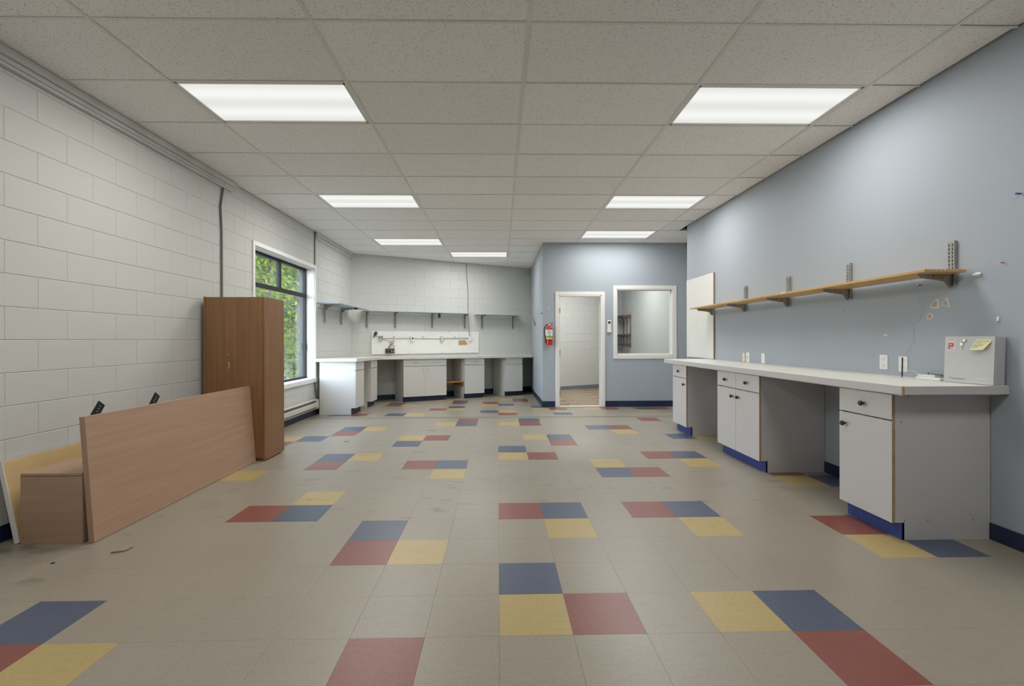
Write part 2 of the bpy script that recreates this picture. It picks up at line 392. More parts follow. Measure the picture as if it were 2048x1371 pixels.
# storeroom floor of stone-look planks
sf = B(XP+.12, XA, YA+.0, 13.2, -.15, -.148)
sfl = tag(MB().add([(XP+.12, YA, fz(YA)-.004), (XA, YA, fz(YA)-.004), (XA, 13.0, fz(13)-.004), (XP+.12, 13.0, fz(13)-.004)], [(0, 1, 2, 3)]).build('floor_storeroom', M['mortar']), 'brown stone-look plank floor beyond the doorway', 'floor', kind='structure')
pk = [mat('plank_%s' % n, c, .45, noise=.3, nscale=14, stretch=(.5, 1.6, 1)) for n, c in (('umber', (.22, .155, .095)), ('sand', (.33, .25, .165)), ('clay', (.27, .195, .125)))]
PW, PL = .60, .20
pm = [tile_mesh('plank', k, PW, PL) for k in pk]
for j in range(22):
    for i in range(5):
        cx = XP+.14+PW*(i+.5)+(j % 3)*.2-.2; cy = YA+.13+PL*(j+.5)
        if cx-PW/2 < XP+.1 or cx+PW/2 > XA+.05: continue
        if cy > W0.y+(cx-W0.x)*DD.y/DD.x: continue
        link('plank', pm[(i*7+j*5+(i*j) % 3) % 3], sfl, (cx, cy, fz(cy)+.0005), (-math.atan(SL), 0, 0))

# ceiling: deck above, tiles and tees hung below
GA = -.0059; GX, GY = .1784, 2.5662
def gp(i, j):
    a, b = i*1.2192, j*.6096
    return Vector((GX+a*math.cos(GA)-b*math.sin(GA), GY+a*math.sin(GA)+b*math.cos(GA)))
ceiling = tag(B(-3.2, 3.7, YB-.1, 14.2, H+.30, H+.34).build('ceiling', M['deck']), 'suspended ceiling of white speckled tiles in a metal grid', 'ceiling', kind='structure')
LIGHTS = [(-2, 1), (1, 1), (-2, 5), (1, 5), (-2, 9), (1, 8), (-1, 11), (-2, -3), (1, -3)]
CT = {}
def ceil_tile(wx, wy):
    k = (round(wx, 3), round(wy, 3))
    if k not in CT:
        a, b = wx/2-.003, wy/2-.003
        CT[k] = B(-a, a, -b, b, 0, .016).mesh('ceiling_tile', M['ceil'])
    return CT[k]
def room_right(y): return XR if y < 7.13 else XA
for j in range(-9, 18):
    for i in range(-3, 3):
        if (i, j) in LIGHTS: continue
        p = gp(i+.5, j+.5)
        x0, x1 = gp(i, j+.5).x, gp(i+1, j+.5).x
        lo, hi = XL+.004, room_right(p.y)-.010
        gap = 0
        if x0 < lo: x0 = lo
        if x1 > hi: x1 = hi; gap = .002 if p.y < 7 else 0
        if x1-x0 < .05: continue
        y0, y1 = p.y-.3048, p.y+.3048
        yw = W0.y+((x0+x1)/2-W0.x)*DD.y/DD.x
        if y0 > W0.y+(x1-W0.x)*DD.y/DD.x: continue
        # tiles cut along the slanting rear wall keep their full outline above the wall head
        link('ceiling_tile', ceil_tile(x1-x0, .6096), ceiling, ((x0+x1)/2, p.y, H+.001+gap+random.uniform(0, .0012)), (random.uniform(-.001, .001), random.uniform(-.0006, .0006)*(2 if gap else 1), GA))
def tee(p, q, name, wd=.024, dz=0):
    p, q = Vector(p), Vector(q); L = (q-p).length; a = math.atan2((q-p).y, (q-p).x); c = (p+q)/2
    me = MB().box(-L/2, L/2, -wd/2, wd/2, -.0015, 0).box(-L/2, L/2, -.002, .002, 0, .03).mesh(name, M['tee'])
    return link(name, me, ceiling, (c.x, c.y, H+dz), (0, 0, a))
for i in range(-2, 3):
    a = gp(i, -8.6); xe = a.x
    top_ = gp(i, 16.5)
    ye = W0.y+(xe-W0.x)*DD.y/DD.x
    tee(a, Vector((xe-(ye-a.y)*math.sin(GA), ye)) if True else top_, 'main_tee', dz=-.0005)
for j in range(-8, 17):
    for i in range(-3, 3):
        a, b = gp(i, j), gp(i+1, j)
        hi = room_right(a.y)-.004
        if a.x > hi: continue
        if b.x > hi: b = a+(b-a)*((hi-a.x)/(b.x-a.x))
        if a.x < XL: a = b+(a-b)*((b.x-XL)/(b.x-a.x))
        if min(a.y, b.y) > W0.y+(b.x-W0.x)*DD.y/DD.x: continue
        if b.y > W0.y+(a.x-W0.x)*DD.y/DD.x:                       # cut at the slanting wall
            t = 0
            while t < 1 and (a+(b-a)*t).y > W0.y+((a+(b-a)*t).x-W0.x)*DD.y/DD.x: t += .02
            a = a+(b-a)*t
        if (b-a).length > .05: tee(a, b, 'cross_tee', wd=.018)

def ceiling_light(i, j, label):
    c = gp(i+.5, j+.5); t = empty('ceiling_light', (c.x, c.y, H), label, 'light', 'fluorescent ceiling panels', rotz=GA)
    fr = MB(); a, b = .585, .282
    for x0, x1, y0, y1 in ((-a-.012, -a+.012, -b-.012, b+.012), (a-.012, a+.012, -b-.012, b+.012), (-a, a, -b-.012, -b+.012), (-a, a, b-.012, b+.012)):
        fr.box(x0, x1, y0, y1, -.001, .012)
    fr.build('frame', M['trimwhite'], t, local=True)
    MB().box(-a-.01, a+.01, -b-.01, b+.01, .02, .10).build('housing', M['trimwhite'], t, local=True)
    MB().box(-a, a, -b, b, .006, .009).build('diffuser', M['diff'], t, local=True)
    ld = bpy.data.lights.new('tube_glow', 'AREA'); ld.shape = 'RECTANGLE'; ld.size = 1.14; ld.size_y = .54; ld.energy = LAMP_W
    ld.color = (1, .985, .95)
    nm = 'tube_glow' if j > 0 else 'tube_glow_offscreen'; ld.name = nm
    lo = bpy.data.objects.new(nm, ld); COL.objects.link(lo); lo.parent = t; lo.location = (0, 0, -.004)
    return t
LL = {(-2, 1): 'lit fluorescent panel above the leaning brown board', (1, 1): 'lit fluorescent panel above the wall shelf near the metal box',
      (-2, 5): 'lit fluorescent panel above the window', (1, 5): 'lit fluorescent panel above the far end of the wall shelf',
      (-2, 9): 'lit fluorescent panel nearest the corner shelf on the block wall', (1, 8): 'lit fluorescent panel just in front of the doorway wall',
      (-1, 11): 'narrow-looking lit fluorescent panel above the white wiring board', (-2, -3): 'lit fluorescent panel behind the brown boards',
      (1, -3): 'lit fluorescent panel on the blue wall side behind the counter end'}
for k in LIGHTS: ceiling_light(*k, LL[k])

# --- block walls
BK = {}
def block_mesh(wd, ht):
    k = (round(wd, 3), round(ht, 3))
    if k not in BK:
        g, e = .0012, .0030
        a, b, c, d = .0004, wd-.0004, g, ht-g; h_ = .0014
        v = [(a, .012, c), (b, .012, c), (b, .012, d), (a, .012, d), (a, .0022, c), (b, .0022, c), (b, .0022, d), (a, .0022, d), (a+h_, 0, c+e), (b-h_, 0, c+e), (b-h_, 0, d-e), (a+h_, 0, d-e)]
        f = [(1, 0, 4, 5), (2, 1, 5, 6), (3, 2, 6, 7), (0, 3, 7, 4), (5, 4, 8, 9), (6, 5, 9, 10), (7, 6, 10, 11), (4, 7, 11, 8), (9, 8, 11, 10)]
        BK[k] = MB().add(v, f).mesh('block', M['block'])
    return BK[k]
BL, BH = .4064, .2032
def lay(parent, s0, s1, phase, place, hole=None, rows=range(0, 15), rot=0):
    for k in rows:
        z0, z1 = k*BH, min((k+1)*BH, H+.03)
        off = phase+(0 if k % 2 == 0 else BL/2)
        n = math.floor((s0-off)/BL)-1
        while True:
            a, b = off+n*BL, off+(n+1)*BL; n += 1
            if a >= s1: break
            a, b = max(a, s0), min(b, s1)
            if b-a < .03: continue
            parts = [(a, b, z0, z1)]
            if hole:
                h0, h1, v0, v1 = hole; nxt = []
                for (p, q, y0, y1) in parts:
                    if q <= h0 or p >= h1 or y1 <= v0 or y0 >= v1: nxt.append((p, q, y0, y1)); continue
                    if p < h0-.02: nxt.append((p, h0, y0, y1))
                    if q > h1+.02: nxt.append((h1, q, y0, y1))
                    pi, qi = max(p, h0), min(q, h1)
                    if y0 < v0-.02: nxt.append((pi, qi, y0, v0))
                    if y1 > v1+.02: nxt.append((pi, qi, v1, y1))
                parts = nxt
            for (p, q, y0, y1) in parts: link('block', block_mesh(q-p, y1-y0), parent, place(p, y0), (0, 0, rot))
WY0, WY1, WZ0, WZ1 = 5.695, 7.54, .60, 2.385       # window opening
wl = MB()
for a in ((YB-.1, WY0, -.2, H+.3), (WY1, 9.7, -.2, H+.3), (WY0, WY1, -.2, WZ0), (WY0, WY1, WZ1, H+.3)):
    wl.box(-3.22, -3.004, *a)
wall_left = tag(wl.build('wall_left', M['mortar']), 'grey-white painted concrete block wall with the window', 'wall', kind='structure')
lay(wall_left, 1.30, 9.45, 2.849-BL*8, lambda s, z: (-3.0, s, z), hole=(WY0, WY1, WZ0, WZ1), rot=PI/2)
def slant(name, s0, s1, label):
    b = MB().box(s0, s1, .004, .2, -.3, H+.3).xf(Matrix.Translation((W0.x, W0.y, 0)) @ Matrix.Rotation(WA, 4, 'Z'))
    wb = tag(b.build(name, M['mortar']), label, 'wall', kind='structure')
    lay(wb, max(s0, 0), s1, .13, lambda s, z: (W0.x+DD.x*s, W0.y+DD.y*s, z-.06 if z > 0 else -.06), rot=WA, rows=range(0, 16))
    return wb
wall_back = slant('wall_back', -.2, sx(XP)+.05, 'slanting grey painted block wall behind the rear counter')
wall_store = slant('wall_storeroom', sx(XP)+.05, sx(XA)+.15, 'white painted block wall seen through the doorway')

# --- plaster walls
wall_right = tag(B(XR, XR+.14, YB-.1, 7.13, -.1, H+.3).build('wall_right', M['blue']), 'pale blue painted wall above the long counter', 'wall', kind='structure')
DX0, DX1, DZ = 1.116, 1.91, 2.030
VX0, VX1, VZ0, VZ1 = 2.189, 3.230, .930, 2.142
wa = MB()
for x0, x1, z0, z1 in ((XP, DX0, -.2, H+.3), (DX0, DX1, DZ, H+.3), (DX1, VX0, -.2, H+.3), (VX0, VX1, -.2, VZ0), (VX0, VX1, VZ1, H+.3), (VX1, XA+.1, -.2, H+.3)):
    wa.box(x0, x1, YA, YA+.12, z0, z1)
wall_alcove = tag(wa.build('wall_alcove', M['blue']), 'blue painted wall with doorway and interior window', 'wall', kind='structure')
tag(B(XP, XP+.12, YA+.12, 11.6, -.3, H+.3).build('wall_partition', M['blue']), 'pale blue side wall beside the rear counter', 'wall', kind='structure')
tag(B(XA, XA+.12, 6.99, 13.2, -.3, H+.3).build('wall_alcove_right', M['white_wall']), 'white side wall of the storeroom', 'wall', kind='structure')
tag(B(XR+.14, XA+.12, 6.99, 7.13, -.2, H+.3).build('wall_alcove_return', M['blue']), 'blue return wall of the alcove', 'wall', kind='structure')
tag(B(-3.2, 3.2, YB-.15, YB, -.2, H+.3).build('wall_front', M['blue']), 'blue wall behind the viewer', 'wall', kind='structure')

# --- baseboards
def base(name, mb, mt, label): return tag(mb.build(name, mt, bevel=.002), label, 'baseboard', kind='structure')
base('baseboard_left', MB().box(-2.999, -2.99, YB, 9.40, fz(9.4), .10), M['navy'], 'navy vinyl baseboard along the block wall')
base('baseboard_right', MB().box(XR-.009, XR, YB, 7.13, 0, .10), M['navy'], 'navy vinyl baseboard along the blue wall')
base('baseboard_back', MB().box(0.02, sx(XP), -.009, 0, -.09, .055).xf(Matrix.Translation((W0.x, W0.y, 0)) @ Matrix.Rotation(WA, 4, 'Z')), M['navy'], 'navy vinyl baseboard under the rear counter')
base('baseboard_alcove', MB().box(XP-.006, DX0-.066, YA-.009, YA, -.024, .085).box(DX1+.056, XA, YA-.009, YA, -.024, .085), M['navy'], 'navy vinyl baseboard either side of the doorway')
base('baseboard_partition', MB().add([(XP-.009, YA-.009, -.024), (XP, YA-.009, -.024), (XP, 11.42, -.08), (XP-.009, 11.42, -.08), (XP-.009, YA-.009, .085), (XP, YA-.009, .085), (XP, 11.42, .03), (XP-.009, 11.42, .03)],
     [(0, 1, 2, 3), (4, 7, 6, 5), (0, 4, 5, 1), (1, 5, 6, 2), (2, 6, 7, 3), (3, 7, 4, 0)]), M['navy'], 'navy vinyl baseboard on the blue side wall')
base('baseboard_storeroom', MB().box(sx(XP)+.1, sx(XA), -.009, 0, -.12, .0).xf(Matrix.Translation((W0.x, W0.y, 0)) @ Matrix.Rotation(WA, 4, 'Z')), M['greybase'], 'grey baseboard in the storeroom')

# --- beam casings under the ceiling on the block wall
bm_ = MB().box(-3.0, -2.955, YB, 5.26, 2.935, H-.001).box(-3.0, -2.972, YB, 5.26, 2.90, 2.935).box(-3.0, -2.965, YB, 5.20, 2.872, 2.893)
tag(bm_.build('trim_2', M['beam'], origin=(-2.98, 2, 2.9), bevel=.003), 'grey stepped casing along the top of the block wall', 'trim', kind='structure')
bm_ = MB().box(-3.0, -2.965, 7.57, 9.44, 2.93, H-.001).box(-3.0, -2.978, 7.57, 9.43, 2.88, 2.925)
tag(bm_.build('trim_3', M['beam'], origin=(-2.98, 8, 2.9), bevel=.003), 'short grey casing at the top of the wall past the window', 'trim', kind='structure')

# --- exterior window
def ext_window(wname, wy0, wy1, wlabel):
    win = empty(wname, (-3.0, wy0, WZ0), wlabel, 'window', kind='structure')
    c = MB()
    c.box(-3.0, -2.982, wy0-.045, wy0, WZ0-.07, WZ1+.055).box(-3.0, -2.982, wy1, wy1+.042, WZ0-.07, WZ1+.055).box(-3.0, -2.982, wy0, wy1, WZ1, WZ1+.055)
    c.build('window_casing', M['reveal'], win, bevel=.003)
    c = MB().box(-3.16, -3.0, wy0-.004, wy0+.006, WZ0, WZ1).box(-3.16, -3.0, wy1-.008, wy1+.002, WZ0, WZ1).box(-3.16, -3.0, wy0, wy1, WZ1-.008, WZ1+.002)
    c.build('window_reveal', M['reveal'], win)
    MB().box(-3.16, -2.975, wy0-.045, wy1+.042, WZ0-.070, WZ0-.002).build('window_sill', M['reveal'], win, bevel=.004)
    MB().box(-3.225, -3.166, wy0-.002, wy0+.03, WZ0-.01, WZ1).box(-3.225, -3.166, wy1-.03, wy1+.002, WZ0-.01, WZ1).box(-3.225, -3.166, wy0, wy1, WZ1-.03, WZ1+.002).box(-3.225, -3.166, wy0, wy1, WZ0-.01, WZ0+.004).build('outer_frame', M['alu'], win)
    GXW = -3.145
    c = MB(); y0, y1, z0, z1 = wy0+.006, wy1-.008, WZ0, WZ1-.008
    zt, ym = 1.94, wy0+(wy1-wy0)*.512
    c.box(GXW-.02, GXW+.02, y0, y0+.032, z0, z1).box(GXW-.02, GXW+.02, y1-.032, y1, z0, z1).box(GXW-.02, GXW+.02, y0, y1, z0, z0+.03).box(GXW-.02, GXW+.02, y0, y1, z1-.03, z1)
    c.build('window_frame', M['alu'], win, bevel=.002)
    MB().box(GXW-.022, GXW+.024, y0, y1, zt-.028, zt+.028).build('transom', M['alu'], win, bevel=.003)
    MB().box(GXW-.022, GXW+.022, ym-.034, ym+.034, zt, z1).build('mullion', M['alu'], win, bevel=.003)
    MB().box(GXW+.02, GXW+.03, y1-.028, y1-.012, 1.05, 1.16).build('latch', M['blackmetal'], win, bevel=.002)
    for a in ((y0+.03, y1-.03, z0+.028, zt-.026), (y0+.03, ym-.03, zt+.026, z1-.028), (ym+.03, y1-.03, zt+.026, z1-.028)):
        MB().box(GXW-.003, GXW+.003, *a).build('pane', M['glass_dirty'], win)
ext_window('window_1', WY0, WY1, 'white-trimmed window with dark metal frame looking onto trees')

# --- interior window
w2 = empty('window_2', (VX0, YA, VZ0), 'white-trimmed interior window into the storeroom', 'window', kind='structure')
c = MB(); t = .065
for x0, x1, z0, z1 in ((VX0-t, VX0, VZ0-t-.008, VZ1+t), (VX1, VX1+t+.008, VZ0-t-.008, VZ1+t), (VX0, VX1, VZ1, VZ1+t), (VX0, VX1, VZ0-t-.008, VZ0)):
    c.box(x0, x1, YA-.016, YA, z0, z1)
c.build('window_casing', M['trimwhite'], w2, bevel=.004)
c = MB().box(VX0, VX0+.012, YA-.01, YA+.13, VZ0, VZ1).box(VX1-.012, VX1, YA-.01, YA+.13, VZ0, VZ1).box(VX0, VX1, YA-.01, YA+.13, VZ1-.012, VZ1).box(VX0, VX1, YA-.01, YA+.13, VZ0, VZ0+.012)
c.build('window_reveal', M['trimwhite'], w2)
c = MB()
for x0, x1, z0, z1 in ((VX0+.012, VX0+.026, VZ0+.012, VZ1-.012), (VX1-.026, VX1-.012, VZ0+.012, VZ1-.012), (VX0+.012, VX1-.012, VZ1-.026, VZ1-.012), (VX0+.012, VX1-.012, VZ0+.012, VZ0+.026)):
    c.box(x0, x1, YA+.045, YA+.062, z0, z1)
c.build('glazing_bead', M['trimwhite'], w2)
MB().box(VX0+.014, VX1-.014, YA+.066, YA+.071, VZ0+.014, VZ1-.014).build('pane', M['glass'], w2)

# --- doorway (no leaf hung)
d1 = empty('door_1', (DX0, YA, fz(YA)), 'cream-framed open doorway with bare hinges', 'door', kind='structure')
c = MB(); t = .062; zb = fz(YA)
c.box(DX0-t, DX0+.004, YA-.018, YA, zb, DZ+t).box(DX1-.004, DX1+t, YA-.018, YA, zb, DZ+t).box(DX0, DX1, YA-.018, YA, DZ, DZ+t)
c.build('door_casing', M['trimwhite'], d1, bevel=.004)
c = MB().box(DX0, DX0+.018, YA-.014, YA+.13, zb, DZ).box(DX1-.018, DX1, YA-.014, YA+.13, zb, DZ).box(DX0, DX1, YA-.014, YA+.13, DZ-.018, DZ)
c.box(DX0+.018, DX0+.03, YA+.05, YA+.085, zb, DZ-.018).box(DX1-.03, DX1-.018, YA+.05, YA+.085, zb, DZ-.018)
c.build('door_jamb', M['trimwhite'], d1)
for z in (.23, .98, 1.75):
    MB().box(DX0+.016, DX0+.0215, YA-.012, YA+.03, z-.05, z+.05).tube([(DX0+.022, YA-.016, z-.05), (DX0+.022, YA-.016, z+.05)], .007).build('hinge', M['hinge'], d1)
MB().box(DX0, DX1, YA-.01, YA+.12, zb-.002, zb+.008).build('threshold', mat('pale_threshold', (.58, .55, .48), .5), d1, bevel=.002)

# ------------------------------------------------------------------ cabinets
def pull(parent, x, z, horiz, mt):
    L = .045
    p = [(x-L, 0, z), (x-L, -.022, z), (x+L, -.022, z), (x+L, 0, z)] if horiz else [(x, 0, z-L), (x, -.022, z-L), (x, -.022, z+L), (x, 0, z+L)]
    return MB().tube(p, .0042, 6, caps=True).build('handle', mt, parent, local=True, smooth=True)
def knob(parent, x, z):
    return MB().lathe([(.007, 0), (.006, -.012), (.009, -.016), (.0165, -.019), (.0175, -.026), (.013, -.031), (.004, -.032)], (x, 0, z), 14, 'y').build('knob', M['black'], parent, smooth=True, local=True)
def cabinet(loc, rotz, wd, dp, units, label, group, top=.88, split=.72, style='knob', face='white', side='white', edge='tan', toe='cobalt', toeh=.105, toein=.063):
    """units: (x0,x1,has_drawer,knob side of the door: 'l'/'r'/None); local x along the front, -y faces the room"""
    t = empty('base_cabinet', loc, label, 'cabinet', group, rotz=rotz)
    if loc[1] > YS: t.rotation_euler = (Matrix.Rotation(-math.atan(SL), 3, 'X') @ Matrix.Rotation(rotz, 3, 'Z')).to_euler()
    prof = [(.017, toeh), (.017, top), (dp, top), (dp, 0), (toein, 0), (toein, toeh)]
    b = MB(); b.prism(prof, 0, .018, axis=0).prism(prof, wd-.018, wd, axis=0)
    b.box(.018, wd-.018, .02, dp-.003, toeh, toeh+.016).box(.018, wd-.018, dp-.012, dp-.001, 0.004, top).box(.018, wd-.018, .02, dp-.002, top-.02, top)
    b.box(.018, wd-.018, .045, .06, split-.012, split+.012)
    b.build('body', M[side], t, local=True)
    for x_ in (0, wd-.018): MB().box(x_, x_+.018, .0145, .018, toeh, top).build('edge_banding', M[edge], t, local=True)
    MB().box(.0, wd, toein-.004, toein+.012, 0, toeh).build('toe_kick', M[toe], t, local=True)
    if style == 'knob':
        for yy, zz in ((.075, .118), (.22, .118), (.50, .118), (.055, .712), (.10, .865)): MB().lathe([(.0042, 0), (.0042, .0012)], (wd, yy, zz), 8, 'x').build('screw', M['ink'], t, local=True)
    for (x0, x1, dr, kn) in units:
        z1 = top-.004
        mats = [M[face], M[edge]]; mm = [1, 1, 0, 0, 0, 0]
        if dr:
            d = MB().box(x0+.0015, x1-.0015, 0, .0145, split+.0045, z1, mis=mm).build('drawer', mats, t, local=True)
            if style == 'knob': knob(d, (x0+x1)/2, (split+z1)/2)
            elif dr != 'bare': pull(d, (x0+x1)/2, (split+z1)/2+.01, True, M[dr])
            z1 = split-.0045
        d = MB().box(x0+.0015, x1-.0015, 0, .0145, toeh-.002, z1, mis=mm).build('door', mats, t, local=True)
        if kn:
            kx = x0+.055 if kn == 'l' else x1-.055
            if style == 'knob': knob(d, kx, z1-.075)
            else: pull(d, kx, z1-.075, False, M['galv' if dr == 'galv' else 'boxwhite'])
    return t
XF = 2.374
G1 = 'white knobbed cabinets under the long counter'
cabinet((XF, 3.125, 0), -PI/2, .425, XR-.004-XF, [(0, .425, True, 'l')], 'narrow white cabinet with black knobs and pinkish side, under the metal box', G1)
cabinet((XF, 4.892, 0), -PI/2, .792, XR-.004-XF, [(0, .381, True, 'r'), (.381, .792, True, 'l')], 'double-door white cabinet with four black knobs under the middle of the long counter', G1)
cabinet((XF, 6.155, 0), -PI/2, .445, XR-.004-XF, [(0, .445, True, 'r')], 'narrow white cabinet under the counter beside the whiteboard', G1)
G2 = 'cream cabinets under the rear counter'
kw = dict(face='cream', side='cream', edge='cream', toe='navy', style='pull', top=.865, toeh=.105)
XC = -2.337
t = cabinet((XC, 7.548, fz(7.548)), PI/2, .468, .59, [(0, .468, 'galv', None)], 'white cabinet with a plain end panel next to the window heater', G2, **kw)
cabinet((XC, 8.462, fz(8.462)), PI/2, .420, .59, [(0, .420, 'galv', 'l')], 'cream cabinet with a wire handle in the inner corner of the counter', G2, **kw)
DC = .70
def backcab(s0, wd, units, label, **k):
    q = wp(s0, DC, 0); mid = wp(s0+wd/2, DC-.2, 0)
    return cabinet((q[0], q[1], fz(q[1])), WA, wd, .64, units, label, G2, **{**kw, **k})
backcab(.878, .918, [(0, .459, 'boxwhite', 'r'), (.459, .918, 'boxwhite', 'l')], 'wide two-door cream cabinet below the wiring board')
backcab(2.217, .462, [(0, .462, 'galv', 'r')], 'single-door cream cabinet to one side of the small wooden shelf')
backcab(3.219, .434, [(0, .434, 'bare', None)], 'single-door cream cabinet without handles beside the blue side wall')

# long counter on the right
CT0, CT1 = .888, .938
t = empty('countertop', (2.66, 4.5, CT0), 'long cream laminate counter running along the blue wall', 'counter')
MB().box(2.349, XR-.001, 2.603, 6.40, CT0+.012, CT1).build('top_slab', M['top'], t, bevel=.0015)
MB().box(2.345, 2.349, 2.603, 6.40, CT0, CT1-.001).build('front_edge', M['white'], t)
MB().box(2.349, 2.365, 2.62, 6.40, CT0, CT0+.012).box(2.365, XR-.03, 2.62, 6.38, CT0-.008, CT0+.012).build('underlay', M['white'], t)
MB().box(2.349, XR-.001, 2.596, 2.603, CT0, CT1-.001).build('end_edge', M['white'], t, bevel=.001)
MB().box(2.345, 2.3575, 2.5958, 2.6029, CT0, CT1-.0005).build('corner_chip', M['tan'], t)

# L-shaped counter at the back
def ipt(X, d):        # point on the line parallel to the slanting wall at distance d, with given X
    q = W0+NN*d; return q.y+(X-q.x)*DD.y/DD.x
HC_ = .918; DF = .735; XCF = -2.312
t = empty('countertop', (-2, 9.2, .85), 'cream counter that turns the corner along both block walls', 'counter')
pl = [(-2.985, 7.525), (XCF, 7.525), (XCF, ipt(XCF, DF)), (XP-.005, ipt(XP-.005, DF)), (XP-.005, ipt(XP-.005, .006)), (-2.985, ipt(-2.985, .006))]
MB().prism(pl, HC_-.048, HC_).fall().build('top_slab', M['top'], t, bevel=.0015)
MB().prism([(XCF-.001, 7.5215), (XCF+.004, 7.5215), (XCF+.004, ipt(XCF+.004, DF+.004)), (XP-.006, ipt(XP-.006, DF+.004)), (XP-.006, ipt(XP-.006, DF-.001)), (XCF-.001, ipt(XCF-.001, DF-.001))], HC_-.052, HC_-.001).fall().build('front_edge', M['cream'], t)
MB().box(-2.985, XCF, 7.5215, 7.525, HC_-.052, HC_-.001).fall().build('end_edge', M['cream'], t)

# small wooden shelf in a knee space
q = wp(1.80, .655, 0); zf = fz(q[1]-.1)
t = empty('plank_shelf', (q[0], q[1], zf+.30), 'small varnished pine shelf in the knee space between two cream cabinets', 'shelf', rotz=WA)
MB().box(.0, .414, 0, .50, .045, .067).build('shelf_board', M['orange'], t, local=True, bevel=.002)
MB().box(.392, .414, .012, .50, -.045, .045).build('support_rail', M['orange'], t, local=True, bevel=.002)

# ------------------------------------------------------------------ wall shelves
def standard(parent, o, ax, out, z0, z1, wd=.024, dp=.02, slots=True):
    """slotted upright: o = point on the wall, ax = direction along the wall, out = away from the wall"""
    o, ax, out = Vector(o), Vector(ax), Vector(out)
    def P(a, b, z): q = o+ax*a+out*b; return (q.x, q.y, z)
    def bx(mb, a0, a1, b0, b1, zz0, zz1):
        v = [P(a, b, z) for a in (a0, a1) for b in (b0, b1) for z in (zz0, zz1)]
        return mb.add(v, [(0, 1, 3, 2), (4, 6, 7, 5), (0, 4, 5, 1), (2, 3, 7, 6), (0, 2, 6, 4), (1, 5, 7, 3)])
    u = bx(MB(), -wd, wd, 0, dp, z0, z1).build('slotted_upright', M['steel'], parent, bevel=.0015)
    if slots:
        s = MB(); z = z0+.02
        while z < z1-.02:
            for a in (-wd*.45, wd*.45): bx(s, a-.0032, a+.0032, dp-.001, dp+.0006, z-.009, z+.009)
            z += .0254
        s.build('slot', M['slot'], u); u.children[0]['kind'] = 'stuff'  # solid near-black bars, the shade inside the upright's slots put in as colour
    return P, bx
def bracket(parent, o, ax, out, ztop, depth, label_paper=True):
    o, ax, out = Vector(o), Vector(ax), Vector(out)
    pr = [(.018, 0), (depth*.9, 0), (depth*.92, -.008), (depth*.88, -.024), (depth*.5, -.036), (depth*.26, -.046), (.045, -.085), (.018, -.092)]
    v = []
    for a in (-.004, .004):
        for b, z in pr:
            q = o+ax*a+out*b; v.append((q.x, q.y, ztop+z))
    n = len(pr)
    br = MB().add(v, [tuple(range(n)), tuple(range(n, 2*n))[::-1]]+[(i, n+i, n+(i+1) % n, (i+1) % n) for i in range(n)]).build('bracket', M['steel'], parent)
    if label_paper:
        v = []
        for b, z in ((.05, -.004), (.155, -.004), (.155, -.032), (.06, -.034)):
            q = o-ax*.0046+out*b; v.append((q.x, q.y, ztop+z)); 
        lb = MB().add(v, [(0, 1, 2, 3)]).build('paper_label', M['cardboard'], br)
        s = MB()
        for i, (b0, b1, zz, hh) in enumerate(((.13, .148, -.012, .012), (.07, .115, -.026, .003), (.075, .085, -.02, .006), (.10, .108, -.021, .004), (.065, .12, -.012, .002))):
            v = []
            for b, z in ((b0, zz-hh/2), (b1, zz-hh/2), (b1, zz+hh/2), (b0, zz+hh/2)):
                q = o-ax*.0050+out*b; v.append((q.x, q.y, ztop+z))
            s.add(v, [(0, 1, 2, 3)])
        s.build('writing', M['ink'], br)
    return br
# right wall
ZS = 1.652
t = empty('wall_shelf', (XR, 4.5, ZS), 'long oak shelf on slotted steel uprights along the blue wall', 'shelf')
MB().box(2.686, XR-.024, 2.815, 4.60, ZS-.018, ZS).build('shelf_board', M['pine'], t, bevel=.0015)
MB().box(2.686, XR-.024, 4.602, 6.34, ZS-.018, ZS).build('shelf_board', M['pine'], t, bevel=.0015)
for y in (2.922, 3.798, 4.606, 5.417, 6.231):
    standard(t, (XR, y, 0), (0, 1, 0), (-1, 0, 0), 1.550, 1.852)
    bracket(t, (XR, y, 0), (0, 1, 0), (-1, 0, 0), ZS-.0185, .26)
for y in (2.835, 2.862, 2.882): MB().lathe([(.004, -.001), (.004, .002)], (2.76+(y-2.835)*1.2, 2.814, ZS-.006), 8, 'y').build('putty_dot', M['paper'], t)
MB().box(2.684, 2.6865, 4.20, 4.28, ZS-.008, ZS+.002).build('tape_scrap', M['paper'], t)
# left wall
t = empty('wall_shelf', (-3.0, 8.3, 1.84), 'blue-grey corner shelf on two uprights beside the window', 'shelf')
v = [(-2.995, 7.66), (-2.63, 7.66), (-2.63, ipt(-2.63, .28)), (-2.995, ipt(-2.995, .28))]
MB().prism(v, 1.826, 1.846).build('shelf_board', M['shelfblue'], t, bevel=.002)
MB().box(-2.999, -2.98, 7.66, 9.2, 1.775, 1.825).build('wall_cleat', M['panel'], t)
for y in (7.92, 8.745):
    standard(t, (-2.98, y, 0), (0, 1, 0), (1, 0, 0), 1.51, 1.825, wd=.016, slots=False)
    bracket(t, (-2.98, y, 0), (0, 1, 0), (1, 0, 0), 1.8255, .30, False)
